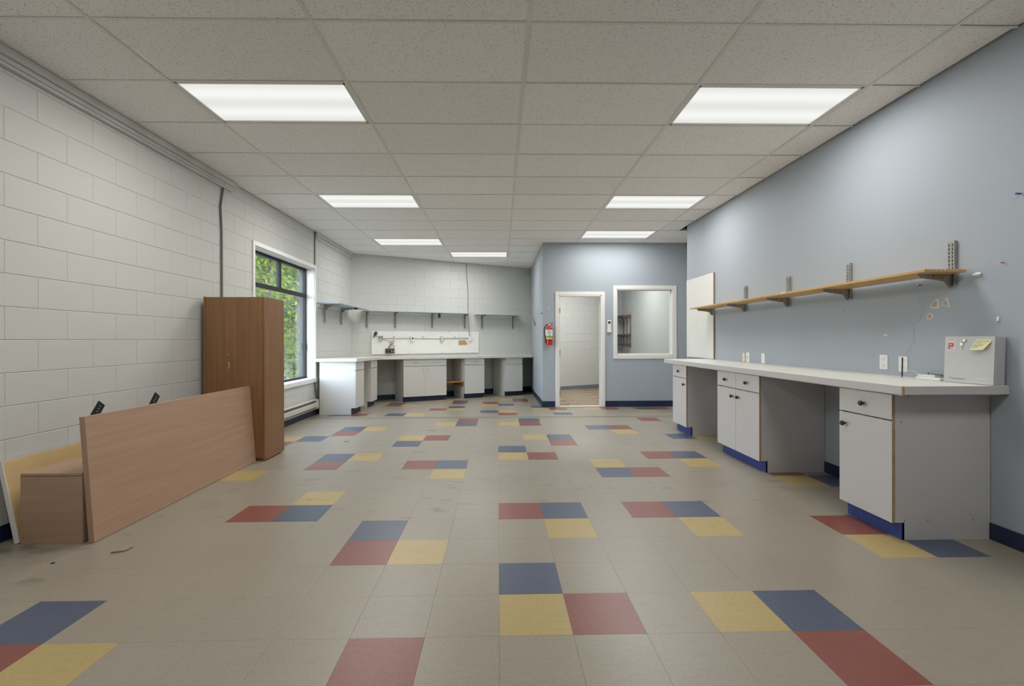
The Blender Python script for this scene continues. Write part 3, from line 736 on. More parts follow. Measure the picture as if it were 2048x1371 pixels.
# slanting wall
def backshelf(s0, s1, ss, label, z=1.822):
    t = empty('wall_shelf', wp((s0+s1)/2, 0, z), label, 'shelf')
    def pr(s_0, s_1, d0, d1, z0, z1):
        v = [wp(s, d, zz) for s in (s_0, s_1) for d in (d0, d1) for zz in (z0, z1)]
        return MB().add(v, [(0, 1, 3, 2), (4, 6, 7, 5), (0, 4, 5, 1), (2, 3, 7, 6), (0, 2, 6, 4), (1, 5, 7, 3)])
    pr(s0, s1, .005, .26, z-.018, z).build('shelf_board', M['shelfblue'], t, bevel=.002)
    pr(s0+.03, s1-.06, .001, .019, z-.062, z-.019).build('wall_cleat', M['panel'], t)
    for s in ss:
        o = wp(s, .019, 0)
        standard(t, o, (DD.x, DD.y, 0), (NN.x, NN.y, 0), 1.478, z-.019, wd=.014)
        bracket(t, o, (DD.x, DD.y, 0), (NN.x, NN.y, 0), z-.0185, .235, False)
    return t
backshelf(.20, 2.565, (.30, .89, 1.713, 2.50), 'long blue-grey shelf above the wiring board')
backshelf(2.75, 3.91, (2.943, 3.771), 'short blue-grey shelf beside the blue side wall', 1.812)
def pbox(s_0, s_1, d0, d1, z0, z1, mb=None):
    v = [wp(s, d, zz) for s in (s_0, s_1) for d in (d0, d1) for zz in (z0, z1)]
    return (mb or MB()).add(v, [(0, 1, 3, 2), (4, 6, 7, 5), (0, 4, 5, 1), (2, 3, 7, 6), (0, 2, 6, 4), (1, 5, 7, 3)])
o = pbox(1.79, 1.835, .20, .25, 1.70, 1.80).build('spring_clip', M['black'], origin=wp(1.81, .22, 1.7), bevel=.006)
tag(o, 'black clip hanging under the long blue-grey shelf', 'clip')
o = MB().box(-2.72, -2.67, 8.72, 8.79, 1.795, 1.826).build('spring_clip', M['black'], origin=(-2.7, 8.75, 1.8), bevel=.006)
tag(o, 'black clip under the corner shelf by the window', 'clip')

# ------------------------------------------------------------------ wiring board
t = empty('wiring_board', wp(1.6, 0, .9), 'white painted panel carrying conduit and outlet boxes on the block wall', 'panel')
pbox(.394, 2.862, .001, .022, .915, 1.402).build('panel_sheet', M['panel'], t, bevel=.002)
for a, b in ((.63, 1.22), (1.29, 1.90), (1.97, 2.59)):
    MB().tube([wp(a, .036, 1.262), wp(b, .036, 1.258)], .011, 8).build('conduit', M['galv'], t, smooth=True)
for s in (.86, 1.5, 2.25): pbox(s-.012, s+.012, .022, .05, 1.246, 1.296).build('conduit_clamp', M['galv'], t, bevel=.003)
b = MB()
for a in ((.545, .552, 1.20, 1.30), (.615, .622, 1.20, 1.30), (.545, .622, 1.20, 1.207), (.545, .622, 1.293, 1.30)): pbox(a[0], a[1], .022, .06, a[2], a[3], b)
b.build('open_outlet_box', M['galv'], t)
b1_ = pbox(1.22, 1.29, .022, .065, 1.195, 1.30).build('outlet_box', M['galv'], t, bevel=.003)
pbox(1.218, 1.298, .065, .069, 1.19, 1.305).build('cover_plate', M['outlet'], b1_, bevel=.001)
cpt = Vector(wp(1.258, .069, 1.248)); nn3 = Vector((NN.x, NN.y, 0)); aa = Vector((DD.x, DD.y, 0))
MB().add([cpt+nn3*.002+aa*.02*math.cos(k*PI/6)+Vector((0, 0, .02*math.sin(k*PI/6))) for k in range(12)], [tuple(range(12))]).build('socket_hole_shade', M['slot'], b1_)  # flat black disc painting the shade inside the socket hole
b2_ = pbox(1.90, 1.97, .022, .068, 1.185, 1.298).build('outlet_box', M['galv'], t, bevel=.004)
for z in (1.215, 1.265): pbox(1.915, 1.955, .068, .072, z-.018, z+.018).build('receptacle', M['outlet'], b2_, bevel=.003)
b3_ = pbox(2.59, 2.665, .022, .062, 1.185, 1.30).build('outlet_box', M['outlet'], t, bevel=.003)
MB().add([wp(2.345, .0235, 1.205), wp(2.53, .0235, 1.208), wp(2.535, .0235, 1.165), wp(2.57, .0235, 1.15), wp(2.565, .0235, 1.095), wp(2.35, .0235, 1.093)], [(0, 1, 2, 3, 4, 5)]).build('torn_paper_patch', M['cardboard'], t)
for s, z in ((1.06, .985), (1.20, .94), (2.1, 1.38), (1.95, .925), (2.78, 1.34), (2.75, 1.0), (.5, 1.0)):
    pbox(s-.006, s+.006, .022, .025, z-.006, z+.006).build('screw', M['ink'], t)
t = empty('adapter_brick', wp(.77, .05, .93), 'dark brown electrical adapter box low on the wiring board', 'adapter')
pbox(.678, .867, .0225, .075, .934, 1.034).build('case', M['brown'], t, bevel=.006)
for s in (.70, .76, .80, .845): pbox(s-.012, s+.012, .075, .080, .96, .99+.01*(s > .75)).build('terminal', M['brass' if s > .78 else 'slot'], t, bevel=.002)
MB().tube([wp(.74, .05, 1.03), wp(.745, .055, 1.06), wp(.765, .06, 1.085), wp(.80, .06, 1.12), wp(.85, .055, 1.165), wp(.86, .05, 1.195), wp(.835, .05, 1.205), wp(.80, .05, 1.18), wp(.785, .05, 1.14), wp(.77, .05, 1.10), wp(.755, .05, 1.05)], .0055, 6).build('cord', M['rubber'], t, smooth=True)
MB().tube([wp(.80, .06, 1.12), wp(.84, .05, 1.11), wp(.86, .05, 1.07), wp(.858, .05, 1.03)], .0035, 6).build('cord', M['rubber'], t, smooth=True)
t = empty('clamp_plug', wp(.455, .04, 1.30), 'brown corroded clamp with a trailing black wire at the board corner', 'clamp')
MB().lathe([(.012, -.04), (.03, -.03), (.034, 0), (.026, .035), (.010, .04)], (0, 0, 0), 12).xf(Matrix.Translation(wp(.475, .05, 1.355)) @ Matrix.Rotation(WA, 4, 'Z') @ Matrix.Rotation(R(32), 4, 'Y')).build('head', M['brown'], t, smooth=True)
MB().tube([wp(.455, .05, 1.315), wp(.435, .05, 1.275)], [.008, .012], 8).build('jaw', M['rubber'], t)
MB().tube([wp(.46, .05, 1.312), wp(.52, .062, 1.285), wp(.60, .066, 1.235), wp(.65, .05, 1.215), wp(.73, .045, 1.205), wp(.785, .045, 1.17)], .004, 6).build('wire', M['rubber'], t, smooth=True)

# loose cables
def cable(pts, r, mt, label, name='cable'):
    o = MB().tube(pts, r, 6).build(name, mt, origin=pts[-1], smooth=True); return tag(o, label, 'cable')
cable([wp(2.555, .012, 2.99), wp(2.56, .012, 2.7), wp(2.59, .012, 2.35), wp(2.595, .012, 1.9), wp(2.61, .02, 1.84)] and [wp(2.555, .012, 2.99), wp(2.56, .012, 2.7), wp(2.592, .012, 2.35), wp(2.597, .012, 1.8), wp(2.61, .03, 1.42), wp(2.625, .045, 1.30)], .0055, M['cable'], 'thin grey cable dropping down the slanting block wall to the wiring board')
cable([(-2.975, 5.06, 2.96), (-2.985, 5.05, 2.90), (-2.988, 5.02, 2.75), (-2.988, 5.0, 2.66), (-2.988, 5.02, 2.4), (-2.988, 5.022, 1.5)], .011, M['cable'], 'dark cable running down the block wall behind the tall cabinet')
tag(MB().box(-3.0, -2.985, 7.535, 7.558, 2.44, 2.985).box(-3.0, -2.98, 7.53, 7.56, 2.955, 2.985).build('conduit', M['cable'], origin=(-2.99, 7.545, 2.44)), 'dark upright conduit between window top and ceiling', 'conduit')
cable([(-2.985, 7.50, .525), (-2.98, 7.505, .43), (-2.975, 7.52, .37), (-2.965, 7.56, .28), (-2.96, 7.58, .20)], .007, M['rubber'], 'black lead hanging below the window sill by the heater')

# ------------------------------------------------------------------ heater
t = empty('baseboard_heater', (-2.95, 6.5, .10), 'beige electric baseboard heater under the window', 'heater')
y0, y1 = 5.55, 7.505
MB().box(-2.989, -2.975, y0, y1, .10, .262).build('back_plate', M['heater'], t)
MB().box(-2.976, -2.965, y0+.03, y1-.07, .115, .245).build('heating_element', M['steel'], t)
MB().prism([(-2.989, .262), (-2.93, .257), (-2.926, .250), (-2.932, .251), (-2.989, .256)], y0, y1, axis=1).build('top_hood', M['heater'], t)
MB().prism([(-2.926, .212), (-2.918, .204), (-2.918, .146), (-2.926, .138), (-2.931, .146), (-2.931, .208)], y0, y1, axis=1).build('front_panel', M['heater'], t)
MB().prism([(-2.985, .108), (-2.93, .106), (-2.924, .116), (-2.985, .118)], y0, y1, axis=1).build('bottom_lip', M['heater'], t)
for a in (y0, y1-.07): MB().box(-2.985, -2.917, a, a+.07, .105, .255).build('end_cap', M['heater'], t, bevel=.004)

# ------------------------------------------------------------------ brown furniture by the block wall
t = empty('tall_cabinet', (-2.64, 4.85, 0), 'tall brown wood-laminate cabinet standing against the block wall', 'cabinet')
MB().box(-2.925, -2.36, 4.64, 5.055, .03, 1.648).build('body', M['teak_v'], t, bevel=.002)
MB().box(-2.358, -2.342, 4.641, 5.058, .045, 1.650).build('door', M['teak_v'], t, bevel=.0015)
MB().box(-2.36, -2.341, 4.641, 5.058, .012, .042).build('bottom_rail', M['teak_v'], t, bevel=.001)
MB().box(-2.945, -2.927, 4.637, 5.058, .02, 1.652).build('back_panel', M['teak_v'], t, bevel=.001)
MB().box(-2.92, -2.37, 4.66, 5.04, 0, .03).build('plinth', M['teak_v'], t)
cm = MB()
for k in range(6):
    a = -.9+k*.36; cm.box(-2.706+.012*math.cos(a), -2.702+.012*math.cos(a), 4.6385, 4.6405, .965+.03*math.sin(a)-.008, .965+.03*math.sin(a)+.008)
cm.build('chipped_mark', M['paper'], t)
for z in (1.075, .915): MB().lathe([(.004, -.0008), (.004, .0012)], (-2.703, 4.64, z), 8, 'y').build('screw_hole', M['paper'], t)

def sheared(x0, x1, y0, y1, z0, z1, tilt):
    return MB().box(x0, x1, y0, y1, z0, z1).xf(Matrix.Translation((x1, 0, 0)) @ Matrix.Rotation(tilt, 4, 'Y') @ Matrix.Translation((-x1, 0, 0)))
t = empty('leaning_tabletop', (-2.44, 3.7, 0), 'large brown tabletop board standing on edge and leaning on the long cabinet', 'board')
TL = -R(4.2)
def lean(mb): return mb.xf(Matrix.Translation((-2.423, 0, .0025)) @ Matrix.Rotation(TL, 4, 'Y'))
lean(MB().box(-.032, 0, 2.80, 4.628, 0, .757)).build('panel', M['teak_h'], t, bevel=.001)
lean(MB().box(-.0325, .0004, 2.7955, 2.80, .0005, .7565)).build('edge_band', M['teak_e'], t)
for yb in (2.91, 3.385):
    b = MB().box(-.004, 0, -.028, .028, -.085, .082).xf(Matrix.Rotation(-R(40), 4, 'X'))
    b.xf(Matrix.Translation((-.0335, yb, .757)))
    k = lean(b).build('metal_strap', M['blackmetal'], t, bevel=.0008)
    hb = MB()
    for zz in (.02, .04, .058): hb.box(-.0002, .0006, -.003, .003, zz-.003, zz+.003)
    hb.xf(Matrix.Rotation(-R(40), 4, 'X')).xf(Matrix.Translation((-.0335, yb, .757))); lean(hb).build('screw_hole', M['galv'], k)

t = empty('low_cabinet', (-2.665, 3.5, 0), 'long brown laminate cabinet lying on the floor behind the leaning tabletop', 'cabinet')
MB().box(-2.852, -2.492, 2.80, 4.45, .003, .404).build('body', M['teak_h'], t, bevel=.002)
MB().box(-2.853, -2.4915, 2.793, 2.80, 0, .404).build('end_panel', M['teak_d'], t, bevel=.001)
MB().box(-2.849, -2.4925, 2.789, 4.452, .406, .4225).build('top_board', M['teak_h'], t, bevel=.0015)
MB().box(-2.62, -2.58, 2.787, 2.789, .408, .412).build('chipped_mark', M['tan'], t)

t = empty('plywood_sheet', (-2.9, 3.3, 0), 'maple-faced shelf panel with a white edge leaning on the block wall', 'board')
def lean2(mb): return mb.xf(Matrix.Translation((-2.866, 0, .006)) @ Matrix.Rotation(-R(11.5), 4, 'Y'))
lean2(MB().box(-.026, 0, 2.803, 4.1, 0, .497)).build('panel', M['maple'], t, bevel=.001)
lean2(MB().box(-.027, .0002, 2.795, 2.803, -.001, .498)).build('edge_band', M['paper'], t, bevel=.001)
lean2(MB().box(-.026, 0, 2.803, 4.1, .497, .499)).build('top_edge', M['paper'], t)

# scraps on the floor
def scrap(x, y, pts, h, mt, label, rz=0):
    o = MB().prism(pts, .0005, h).xf(Matrix.Rotation(rz, 4, 'Z')).xf(Matrix.Translation((x, y, 0))).build('floor_scrap', mt, origin=(x, y, 0), bevel=.0008)
    return tag(o, label, 'debris')
scrap(-2.18, 2.695, [(-.045, -.022), (.02, -.03), (.035, -.012), (.05, .012), (.0, .026), (-.04, .016)], .010, mat('grey_tan_paper', (.34, .29, .22), .8, noise=.4, nscale=60), 'crumpled tan scrap on the floor in front of the leaning tabletop', .5)
scrap(-2.43, 2.547, [(-.008, -.006), (.008, -.005), (.009, .006), (-.006, .007)], .004, M['rubber'], 'small dark crumb on the floor near the brown cabinet')
scrap(-1.82, 5.52, [(-.03, -.01), (.03, -.012), (.034, .004), (-.01, .012)], .005, M['steel'], 'small grey flake on the floor past the tall cabinet', .2)
scrap(.62, 6.93, [(-.02, -.006), (.02, -.008), (.018, .006), (-.014, .008)], .006, M['brown'], 'dark chip on the floor by the metal threshold strip')

# ------------------------------------------------------------------ right wall things
t = empty('whiteboard', (XR, 6.65, .94), 'white melamine board hung on the blue wall behind the shelf end', 'whiteboard')
MB().box(XR-.022, XR-.006, 6.215, 7.10, .945, 2.135).build('panel', M['board'], t)
MB().box(XR-.023, XR-.005, 6.209, 6.215, .943, 2.137).build('edge_strip', M['tan'], t)
MB().box(XR-.006, XR-.0005, 6.23, 7.09, .96, 2.12).build('backing', M['tan'], t)
MB().box(XR-.0225, XR-.006, 6.21, 7.10, 2.135, 2.139).box(XR-.0225, XR-.006, 6.21, 7.10, .941, .945).build('edge_strip', M['steel'], t)

def plate(y, z0, z1, label, kind, mt, hw=.037):
    t = empty('outlet_plate', (XR, y, z0), label, 'outlet')
    MB().box(XR-.006, XR, y-hw, y+hw, z0, z1).build('cover_plate', mt, t, bevel=.0025)
    zc = (z0+z1)/2
    if kind == 'duplex':
        for dz in (-.026, .026):
            r = MB().prism([(y-.017, zc+dz-.011), (y-.01, zc+dz-.016), (y+.01, zc+dz-.016), (y+.017, zc+dz-.011), (y+.017, zc+dz+.011), (y+.01, zc+dz+.016), (y-.01, zc+dz+.016), (y-.017, zc+dz+.011)], XR-.0085, XR-.005, axis=0).build('receptacle', mt, t, bevel=.001)
            MB().box(XR-.0092, XR-.008, y-.0075, y-.0055, zc+dz+.001, zc+dz+.009).box(XR-.0092, XR-.008, y+.0055, y+.0075, zc+dz+.001, zc+dz+.008).box(XR-.0092, XR-.008, y-.002, y+.002, zc+dz-.010, zc+dz-.006).build('pin_slot_shade', M['slot'], r)  # pin openings are solid marks, their inner shade painted near-black
    elif kind == 'switch':
        MB().box(XR-.014, XR-.005, y-.005, y+.005, zc-.008, zc+.010).build('toggle', mt, t, bevel=.001)
        MB().box(XR-.0065, XR-.0055, y-.006, y+.006, zc-.013, zc+.013).build('toggle_slot', M['ink'], t)
    MB().lathe([(.003, 0), (.003, .001)], (XR-.007, y, zc), 8, 'x').build('screw', M['galv'], t)
    return t
plate(5.474, .945, 1.05, 'ivory blank wall plate beside the switch plate over the counter', 'blank', M['ivory'], .03)
plate(5.38, .94, 1.056, 'white switch plate beside the ivory blank plate over the counter', 'switch', M['outlet'])
plate(5.066, .942, 1.056, 'lone white wall plate over the middle of the counter', 'blank', M['outlet'])
plate(3.463, .977, 1.09, 'white duplex outlet near the metal box, nothing in front of it', 'duplex', M['outlet'])
plate(3.293, .97, 1.085, 'white duplex outlet behind the thin black rod', 'duplex', M['outlet'])
# thin black rod leaning at the wall
o = MB().tube([(2.868, 3.178, .9385), (2.869, 3.179, .955), (2.876, 3.184, 1.07), (2.8765, 3.1845, 1.083)], [.0018, .0042, .0042, .003], 8).build('black_rod', M['black'], origin=(2.868, 3.178, .9385), smooth=True)
tag(o, 'thin black pen-like rod standing upright on the counter', 'rod')
# router and lead
t = empty('router', (2.92, 3.0, CT1), 'flat white network box lying on the counter beside the metal box', 'router')
MB().box(2.865, 2.965, 2.90, 3.075, CT1, CT1+.018).build('case', M['outlet'], t, bevel=.004)
MB().box(2.90, 2.97, 2.97, 3.10, CT1+.018, CT1+.030).build('lid', M['outlet'], t, bevel=.003)
MB().box(2.952, 2.966, 3.072, 3.086, CT1+.03, CT1+.046).build('plug', M['steel'], t, bevel=.002)
MB().tube([(2.93, 3.00, CT1+.036), (2.94, 2.985, CT1+.034), (2.945, 2.96, CT1+.034), (2.93, 2.945, CT1+.033)], .005, 6).build('dark_lead', M['cable'], t, smooth=True)
cable([(XR-.008, 3.27, 1.0), (2.962, 3.25, .985), (2.955, 3.2, .985), (2.95, 3.14, .975), (2.945, 3.10, .945), (2.94, 3.16, .9405), (2.93, 3.25, .9405), (2.925, 3.34, .9405), (2.95, 3.42, .9405)], .0018, M['whitecable'], 'thin white lead trailing from outlet to network box')
cable([(2.725, 2.955, 1.60), (2.85, 3.03, 1.55), (2.975, 3.16, 1.50), (2.979, 3.13, 1.42), (2.979, 3.16, 1.34), (2.979, 3.21, 1.32), (2.979, 3.20, 1.2), (2.978, 3.27, 1.10)], .0006, M['thread'], 'fine grey thread hanging from shelf bracket down to outlet')

# metal box with key
BT = Matrix.Translation((2.858, 2.866, CT1+.001)) @ Matrix.Rotation(-PI/2+math.atan2(.031, .267), 4, 'Z') @ Matrix.Rotation(-R(2.6), 4, 'X')
t = empty('metal_box', (2.90, 2.735, CT1), 'white locked metal box with key, red sticker and yellow note', 'box')
BW, BHT, BD = .268, .288, .078
def bb(*a, **k): return MB().box(*a, **k).xf(BT)
bb(0, BW, .004, BD, 0, BHT).build('case', M['boxwhite'], t, bevel=.0015)
bb(-.0005, BW+.0005, 0, .004, .001, BHT+.0005).build('door', M['boxwhite'], t, bevel=.001)
dr = t.children[-1]
lk = MB().lathe([(.011, .001), (.011, -.004), (.009, -.006), (.004, -.0065)], (.112, 0, .262), 16, 'y').xf(BT).build('lock', M['galv'], dr, smooth=True)
bb(.106, .122, -.012, -.006, .2605, .2635).build('key', M['brass'], lk)
k2 = MB().lathe([(.009, -.0018), (.009, .0)], (.098, -.004, .241), 12, 'y').box(.0965, .0995, -.0055, -.0042, .208, .235).tube([(.11, -.008, .262), (.103, -.008, .262), (.098, -.006, .255), (.098, -.005, .246)], .0011, 5).xf(BT).build('spare_key', M['brass'], dr)
sk = bb(.018, .056, -.0006, 0, .196, .276).build('sticker', M['paper'], dr)
def flat(pts, y, mt, name, par): return MB().add([BT @ Vector((a, y, b)) for a, b in pts], [tuple(range(len(pts)))]).build(name, mt, par)
def strokes(rects, y, mt, name, par):
    b = MB()
    for (x0, x1, z0, z1) in rects: b.add([BT @ Vector(q) for q in ((x0, y, z0), (x1, y, z0), (x1, y, z1), (x0, y, z1))], [(0, 1, 2, 3)])
    return b.build(name, mt, par)
flat([(.021, .205), (.029, .205), (.029, .224), (.052, .224), (.052, .248), (.021, .248)], -.0011, M['redink'], 'red_logo', dr)
strokes([(.028+.004*i, .0305+.004*i, .233, .240) for i in range(4)], -.0015, M['paper'], 'logo_lettering', dr)
strokes([(.034, .0365, .207, .220), (.0365, .042, .2185, .220), (.0365, .042, .213, .2145), (.042, .0435, .213, .220), (.045, .0465, .207, .216), (.0465, .05, .2145, .216), (.033, .052, .200, .202)], -.0015, M['ink'], 'sticker_print', dr)
strokes([(.022+.004*i, .0252+.004*i, .268, .271) for i in range(8)]+[(.022+.004*i, .0252+.004*i, .258, .261) for i in range(7)], -.0015, M['redink'], 'sticker_print', dr)
nt_ = MB().add([BT @ Vector(q) for q in ((.175, -.0008, .270), (.248, -.0008, .272), (.255, -.001, .262), (.225, -.020, .206), (.152, -.018, .204))], [(0, 1, 2, 3, 4)]).build('sticky_note', M['note'], dr)
nl = MB(); random.seed(3)
for li, (n_, tt) in enumerate(((9, .12), (5, .30), (7, .50), (4, .68))):
    for i in range(n_):
        s0 = .10+i*.092; s1 = s0+.05+random.random()*.03
        if s1 > .95: break
        def P(s, tt_):
            a = Vector((.175, -.0014, .270)).lerp(Vector((.152, -.0186, .204)), tt_); b_ = Vector((.250, -.0014, .268)).lerp(Vector((.225, -.0206, .206)), tt_)
            return BT @ a.lerp(b_, s)
        j = random.uniform(-.015, .015)
        nl.add([P(s0, tt+j), P(s1, tt+j), P(s1, tt+j+.045), P(s0, tt+j+.045)], [(0, 1, 2, 3)])
nl.build('handwriting', M['ink'], nt_)
def text(body, size, mtx, mt, name, par):
    cu = bpy.data.curves.new('lettering', 'FONT'); cu.body = body; cu.size = size; cu.extrude = 0
    o = bpy.data.objects.new('lettering', cu); COL.objects.link(o)
    dg = bpy.context.evaluated_depsgraph_get(); me = bpy.data.meshes.new_from_object(o.evaluated_get(dg))
    bpy.data.objects.remove(o)
    me.transform(mtx); o0 = WO[par.name]; me.transform(Matrix.Translation(-o0)); me.materials.clear(); me.materials.append(mt)
    q = bpy.data.objects.new(name, me); COL.objects.link(q); q.parent = par; return q
text('nettelworx', .0165, BT @ Matrix.Translation((.047, -.0006, .022)) @ Matrix.Rotation(PI/2, 4, 'X'), M['ink'], 'lettering', dr)
flat([(.038+.006*math.cos(k*PI/5), .031+.009*math.sin(k*PI/5)) for k in range(10)], -.0006, mat('faint_ink', (.36, .36, .37), .7), 'emblem', dr)
strokes([(.18+.011*i, .188+.011*i, .030, .040) for i in range(5)], -.0004, mat('very_faint_ink', (.57, .575, .575), .6), 'faded_print', dr)

# bare patches, pins and hooks on the blue wall
def patch(y, z, pts, inner):
    o = MB().add([(XR-.0006, y+a, z+b) for a, b in pts], [tuple(range(len(pts)))]).build('paint_patch', M['rawedge'], wall_right)
    MB().add([(XR-.0010, y+a*.62+inner[0], z+b*.62+inner[1]) for a, b in pts], [tuple(range(len(pts)))]).build('torn_paper', M['rawpaper'], o)
patch(3.052, 1.453, [(.035, -.028), (.02, .004), (-.005, .03), (-.028, .034), (-.03, -.034), (.0, -.032)], (.002, -.002))
patch(2.975, 1.453, [(.028, -.016), (.012, .012), (-.012, .04), (-.02, .0), (-.03, -.036), (-.004, -.024)], (.004, -.002))
patch(3.087, 1.369, [(.03, -.018), (.016, .014), (-.002, .024), (-.024, .012), (-.018, -.018), (.006, -.022)], (.002, 0))
patch(3.45, 1.241, [(.02, -.006), (.018, .006), (-.018, .007), (-.019, -.006)], (0, 0))
bpy.data.objects.remove([o for o in wall_right.children][-1].children[0]) if [o for o in wall_right.children][-1].children else None
def pin(y, z, mt, label, L=.02, r=.004):
    o = MB().lathe([(.0012, 0), (.0012, -.006), (r, -.007), (r*.8, -L*.7), (r*1.2, -L)], (XR, y, z), 8, 'x').build('push_pin', mt, origin=(XR, y, z), smooth=True)
    return tag(o, label, 'pin')
pin(2.622, 1.66, M['red'], 'red push pin in the blue wall above the metal box')
pin(2.535, 2.038, mat('blue_plastic', (.01, .06, .35), .4), 'blue push pin high on the blue wall', .03, .006)
pin(3.147, 1.59, M['black'], 'black push pin in the blue wall just under the shelf')
pin(3.86, 1.46, M['black'], 'black push pin in the blue wall between outlet and shelf', .008, .003)
o = MB().box(XR-.02, XR, 2.745, 2.79, 1.606, 1.616).box(XR-.008, XR, 2.75, 2.785, 1.600, 1.625).build('plaster_lump', M['paper'], origin=(XR, 2.768, 1.61), bevel=.004)
tag(o, 'broken white plaster anchor beside the end of the oak shelf', 'anchor')
o = MB().box(XR-.006, XR, 2.648, 2.662, 1.315, 1.345).box(XR-.014, XR, 2.65, 2.66, 1.315, 1.322).build('adhesive_hook', M['outlet'], origin=(XR, 2.655, 1.33), bevel=.002)
tag(o, 'small white adhesive hook on the blue wall above the metal box', 'hook')

# ------------------------------------------------------------------ alcove things
t = empty('fire_extinguisher', (.925, 8.30, 1.12), 'red fire extinguisher with black hose hung on the blue wall', 'extinguisher')
EX, EY = .935, 8.295
MB().lathe([(.052, 1.118), (.058, 1.126), (.058, 1.40), (.052, 1.432), (.036, 1.455), (.02, 1.465), (.02, 1.475)], (EX, EY, 0), 24).build('cylinder', M['red'], t, smooth=True)
MB().lathe([(.0588, 1.265), (.0588, 1.395)], (EX, EY, 0), 24).build('label_wrap', M['paper'], t, smooth=True)
lw_ = t.children[-1]
for z, ww in ((1.375, .035), (1.36, .03), (1.345, .04), (1.325, .03), (1.30, .036), (1.285, .03)):
    MB().add([(EX+.0594*math.sin(a), EY-.0594*math.cos(a), z+dz) for dz in (0, .006) for a in [(-.5+.25*k)*ww/.04 for k in range(5)]], [(k, k+1, k+6, k+5) for k in range(4)]).build('print_line', M['ink' if z < 1.36 else 'steel'], lw_)
MB().lathe([(.0592, 1.222), (.0592, 1.256)], (EX, EY, 0), 24).build('yellow_band', M['yellow'], t, smooth=True)
for z in (1.258, 1.205): MB().lathe([(.0602, z), (.0602, z+.014)], (EX, EY, 0), 24).build('strap', M['rubber'], t, smooth=True)
MB().box(EX-.018, EX+.018, EY-.022, EY+.022, 1.47, 1.50).build('valve', M['galv'], t, bevel=.004)
MB().prism([(EX-.015, 1.50), (EX+.065, 1.512), (EX+.07, 1.523), (EX-.015, 1.512)], EY-.012, EY+.012, axis=1).build('lever', M['red'], t, bevel=.002)
MB().prism([(EX-.015, 1.48), (EX+.06, 1.478), (EX+.062, 1.486), (EX-.015, 1.495)], EY-.01, EY+.01, axis=1).build('carry_handle', M['black'], t, bevel=.002)
MB().lathe([(.013, 0), (.013, -.012)], (EX, EY-.022, 1.485), 12, 'y').build('pressure_gauge', M['paper'], t)
MB().tube([(EX-.015, EY, 1.49), (EX-.05, EY-.01, 1.485), (EX-.085, EY-.01, 1.44), (EX-.095, EY-.01, 1.38), (EX-.088, EY-.01, 1.31), (EX-.075, EY-.012, 1.25), (EX-.068, EY-.012, 1.20)], .0095, 8).build('hose', M['rubber'], t, smooth=True)
MB().tube([(EX-.068, EY-.012, 1.20), (EX-.06, EY-.012, 1.15)], [.011, .018], 10).build('nozzle', M['rubber'], t, smooth=True)
MB().box(EX-.085, EX-.02, EY-.066, EY-.063, 1.30, 1.33).box(EX-.075, EX-.03, EY-.064, EY-.062, 1.33, 1.39).build('hang_tag', M['paper'], t)
MB().box(EX-.02, EX+.02, EY+.058, YA, 1.15, 1.46).build('wall_bracket', M['steel'], t)

t = empty('remote_control', (2.048, YA, 1.35), 'slim white remote control in a wall holder between doorway and interior window', 'remote')
MB().box(2.016, 2.082, YA-.022, YA-.004, 1.358, 1.570).build('body', M['outlet'], t, bevel=.004)
MB().box(2.027, 2.070, YA-.0235, YA-.0215, 1.508, 1.548).build('screen', M['slot'], t)
MB().box(2.012, 2.086, YA-.028, YA, 1.345, 1.40).build('holder', M['outlet'], t, bevel=.003)
for k in range(3): MB().box(2.032+.013*k, 2.040+.013*k, YA-.0235, YA-.0215, 1.465, 1.475).build('button', M['galv'], t)

o = MB().tube([(XP-.055, 9.95, 1.70), (XP-.04, 9.93, 1.63), (XP-.015, 9.90, 1.545)], [.008, .011, .017], 8).box(XP-.02, XP, 9.86, 9.94, 1.52, 1.56).build('wall_lever', M['cable'], origin=(XP, 9.9, 1.54), smooth=True)
tag(o, 'dark lever jutting from the blue side wall', 'lever')
for x, y, z, mt, lb in ((XP-.012, 8.47, 1.70, 'ink', 'dark peg near the corner of the blue side wall'), (.935, YA-.004, 1.78, 'paper', 'white plug in the wall above the extinguisher')):
    o = MB().lathe([(.006, -.012), (.012, -.006), (.012, .004), (.004, .01)], (x, y, z), 10, 'x' if mt == 'ink' else 'y').build('wall_peg', M[mt], origin=(x, y, z), smooth=True); tag(o, lb, 'peg')

# storeroom shelving, dark stained
t = empty('storeroom_shelving', (XA, 12.3, 1.1), 'dark stained bracket shelving seen through the interior window', 'shelving')
for z in (1.12, 1.36, 1.86): MB().box(XA-.27, XA-.024, 11.9, 12.68, z-.02, z).build('shelf_board', M['darkwood'], t, bevel=.002)
for y in (11.95, 12.27, 12.60):
    MB().box(XA-.022, XA, y-.016, y+.016, 1.0, 1.88).build('upright', M['darkwood'], t, bevel=.002)
    for z in (1.10, 1.34, 1.84):
        MB().prism([(XA-.022, z), (XA-.25, z), (XA-.24, z-.03), (XA-.10, z-.04), (XA-.022, z-.09)], y-.008, y+.008, axis=1).build('bracket', M['darkwood'], t)
sl_ = empty('ceiling_light', (2.2, 10.2, H), 'fluorescent panel inside the storeroom', 'light', rotz=0)
MB().box(-.585, .585, -.282, .282, .006, .009).build('diffuser', M['diff'], sl_, local=True)
MB().box(-.6, .6, -.3, .3, .012, .09).build('housing', M['trimwhite'], sl_, local=True)
ld = bpy.data.lights.new('tube_glow_offscreen', 'AREA'); ld.shape = 'RECTANGLE'; ld.size = 1.14; ld.size_y = .54; ld.energy = LAMP_W*3.1; ld.color = (1, .985, .95)
lo = bpy.data.objects.new('tube_glow_offscreen', ld); COL.objects.link(lo); lo.parent = sl_; lo.location = (0, 0, -.012)
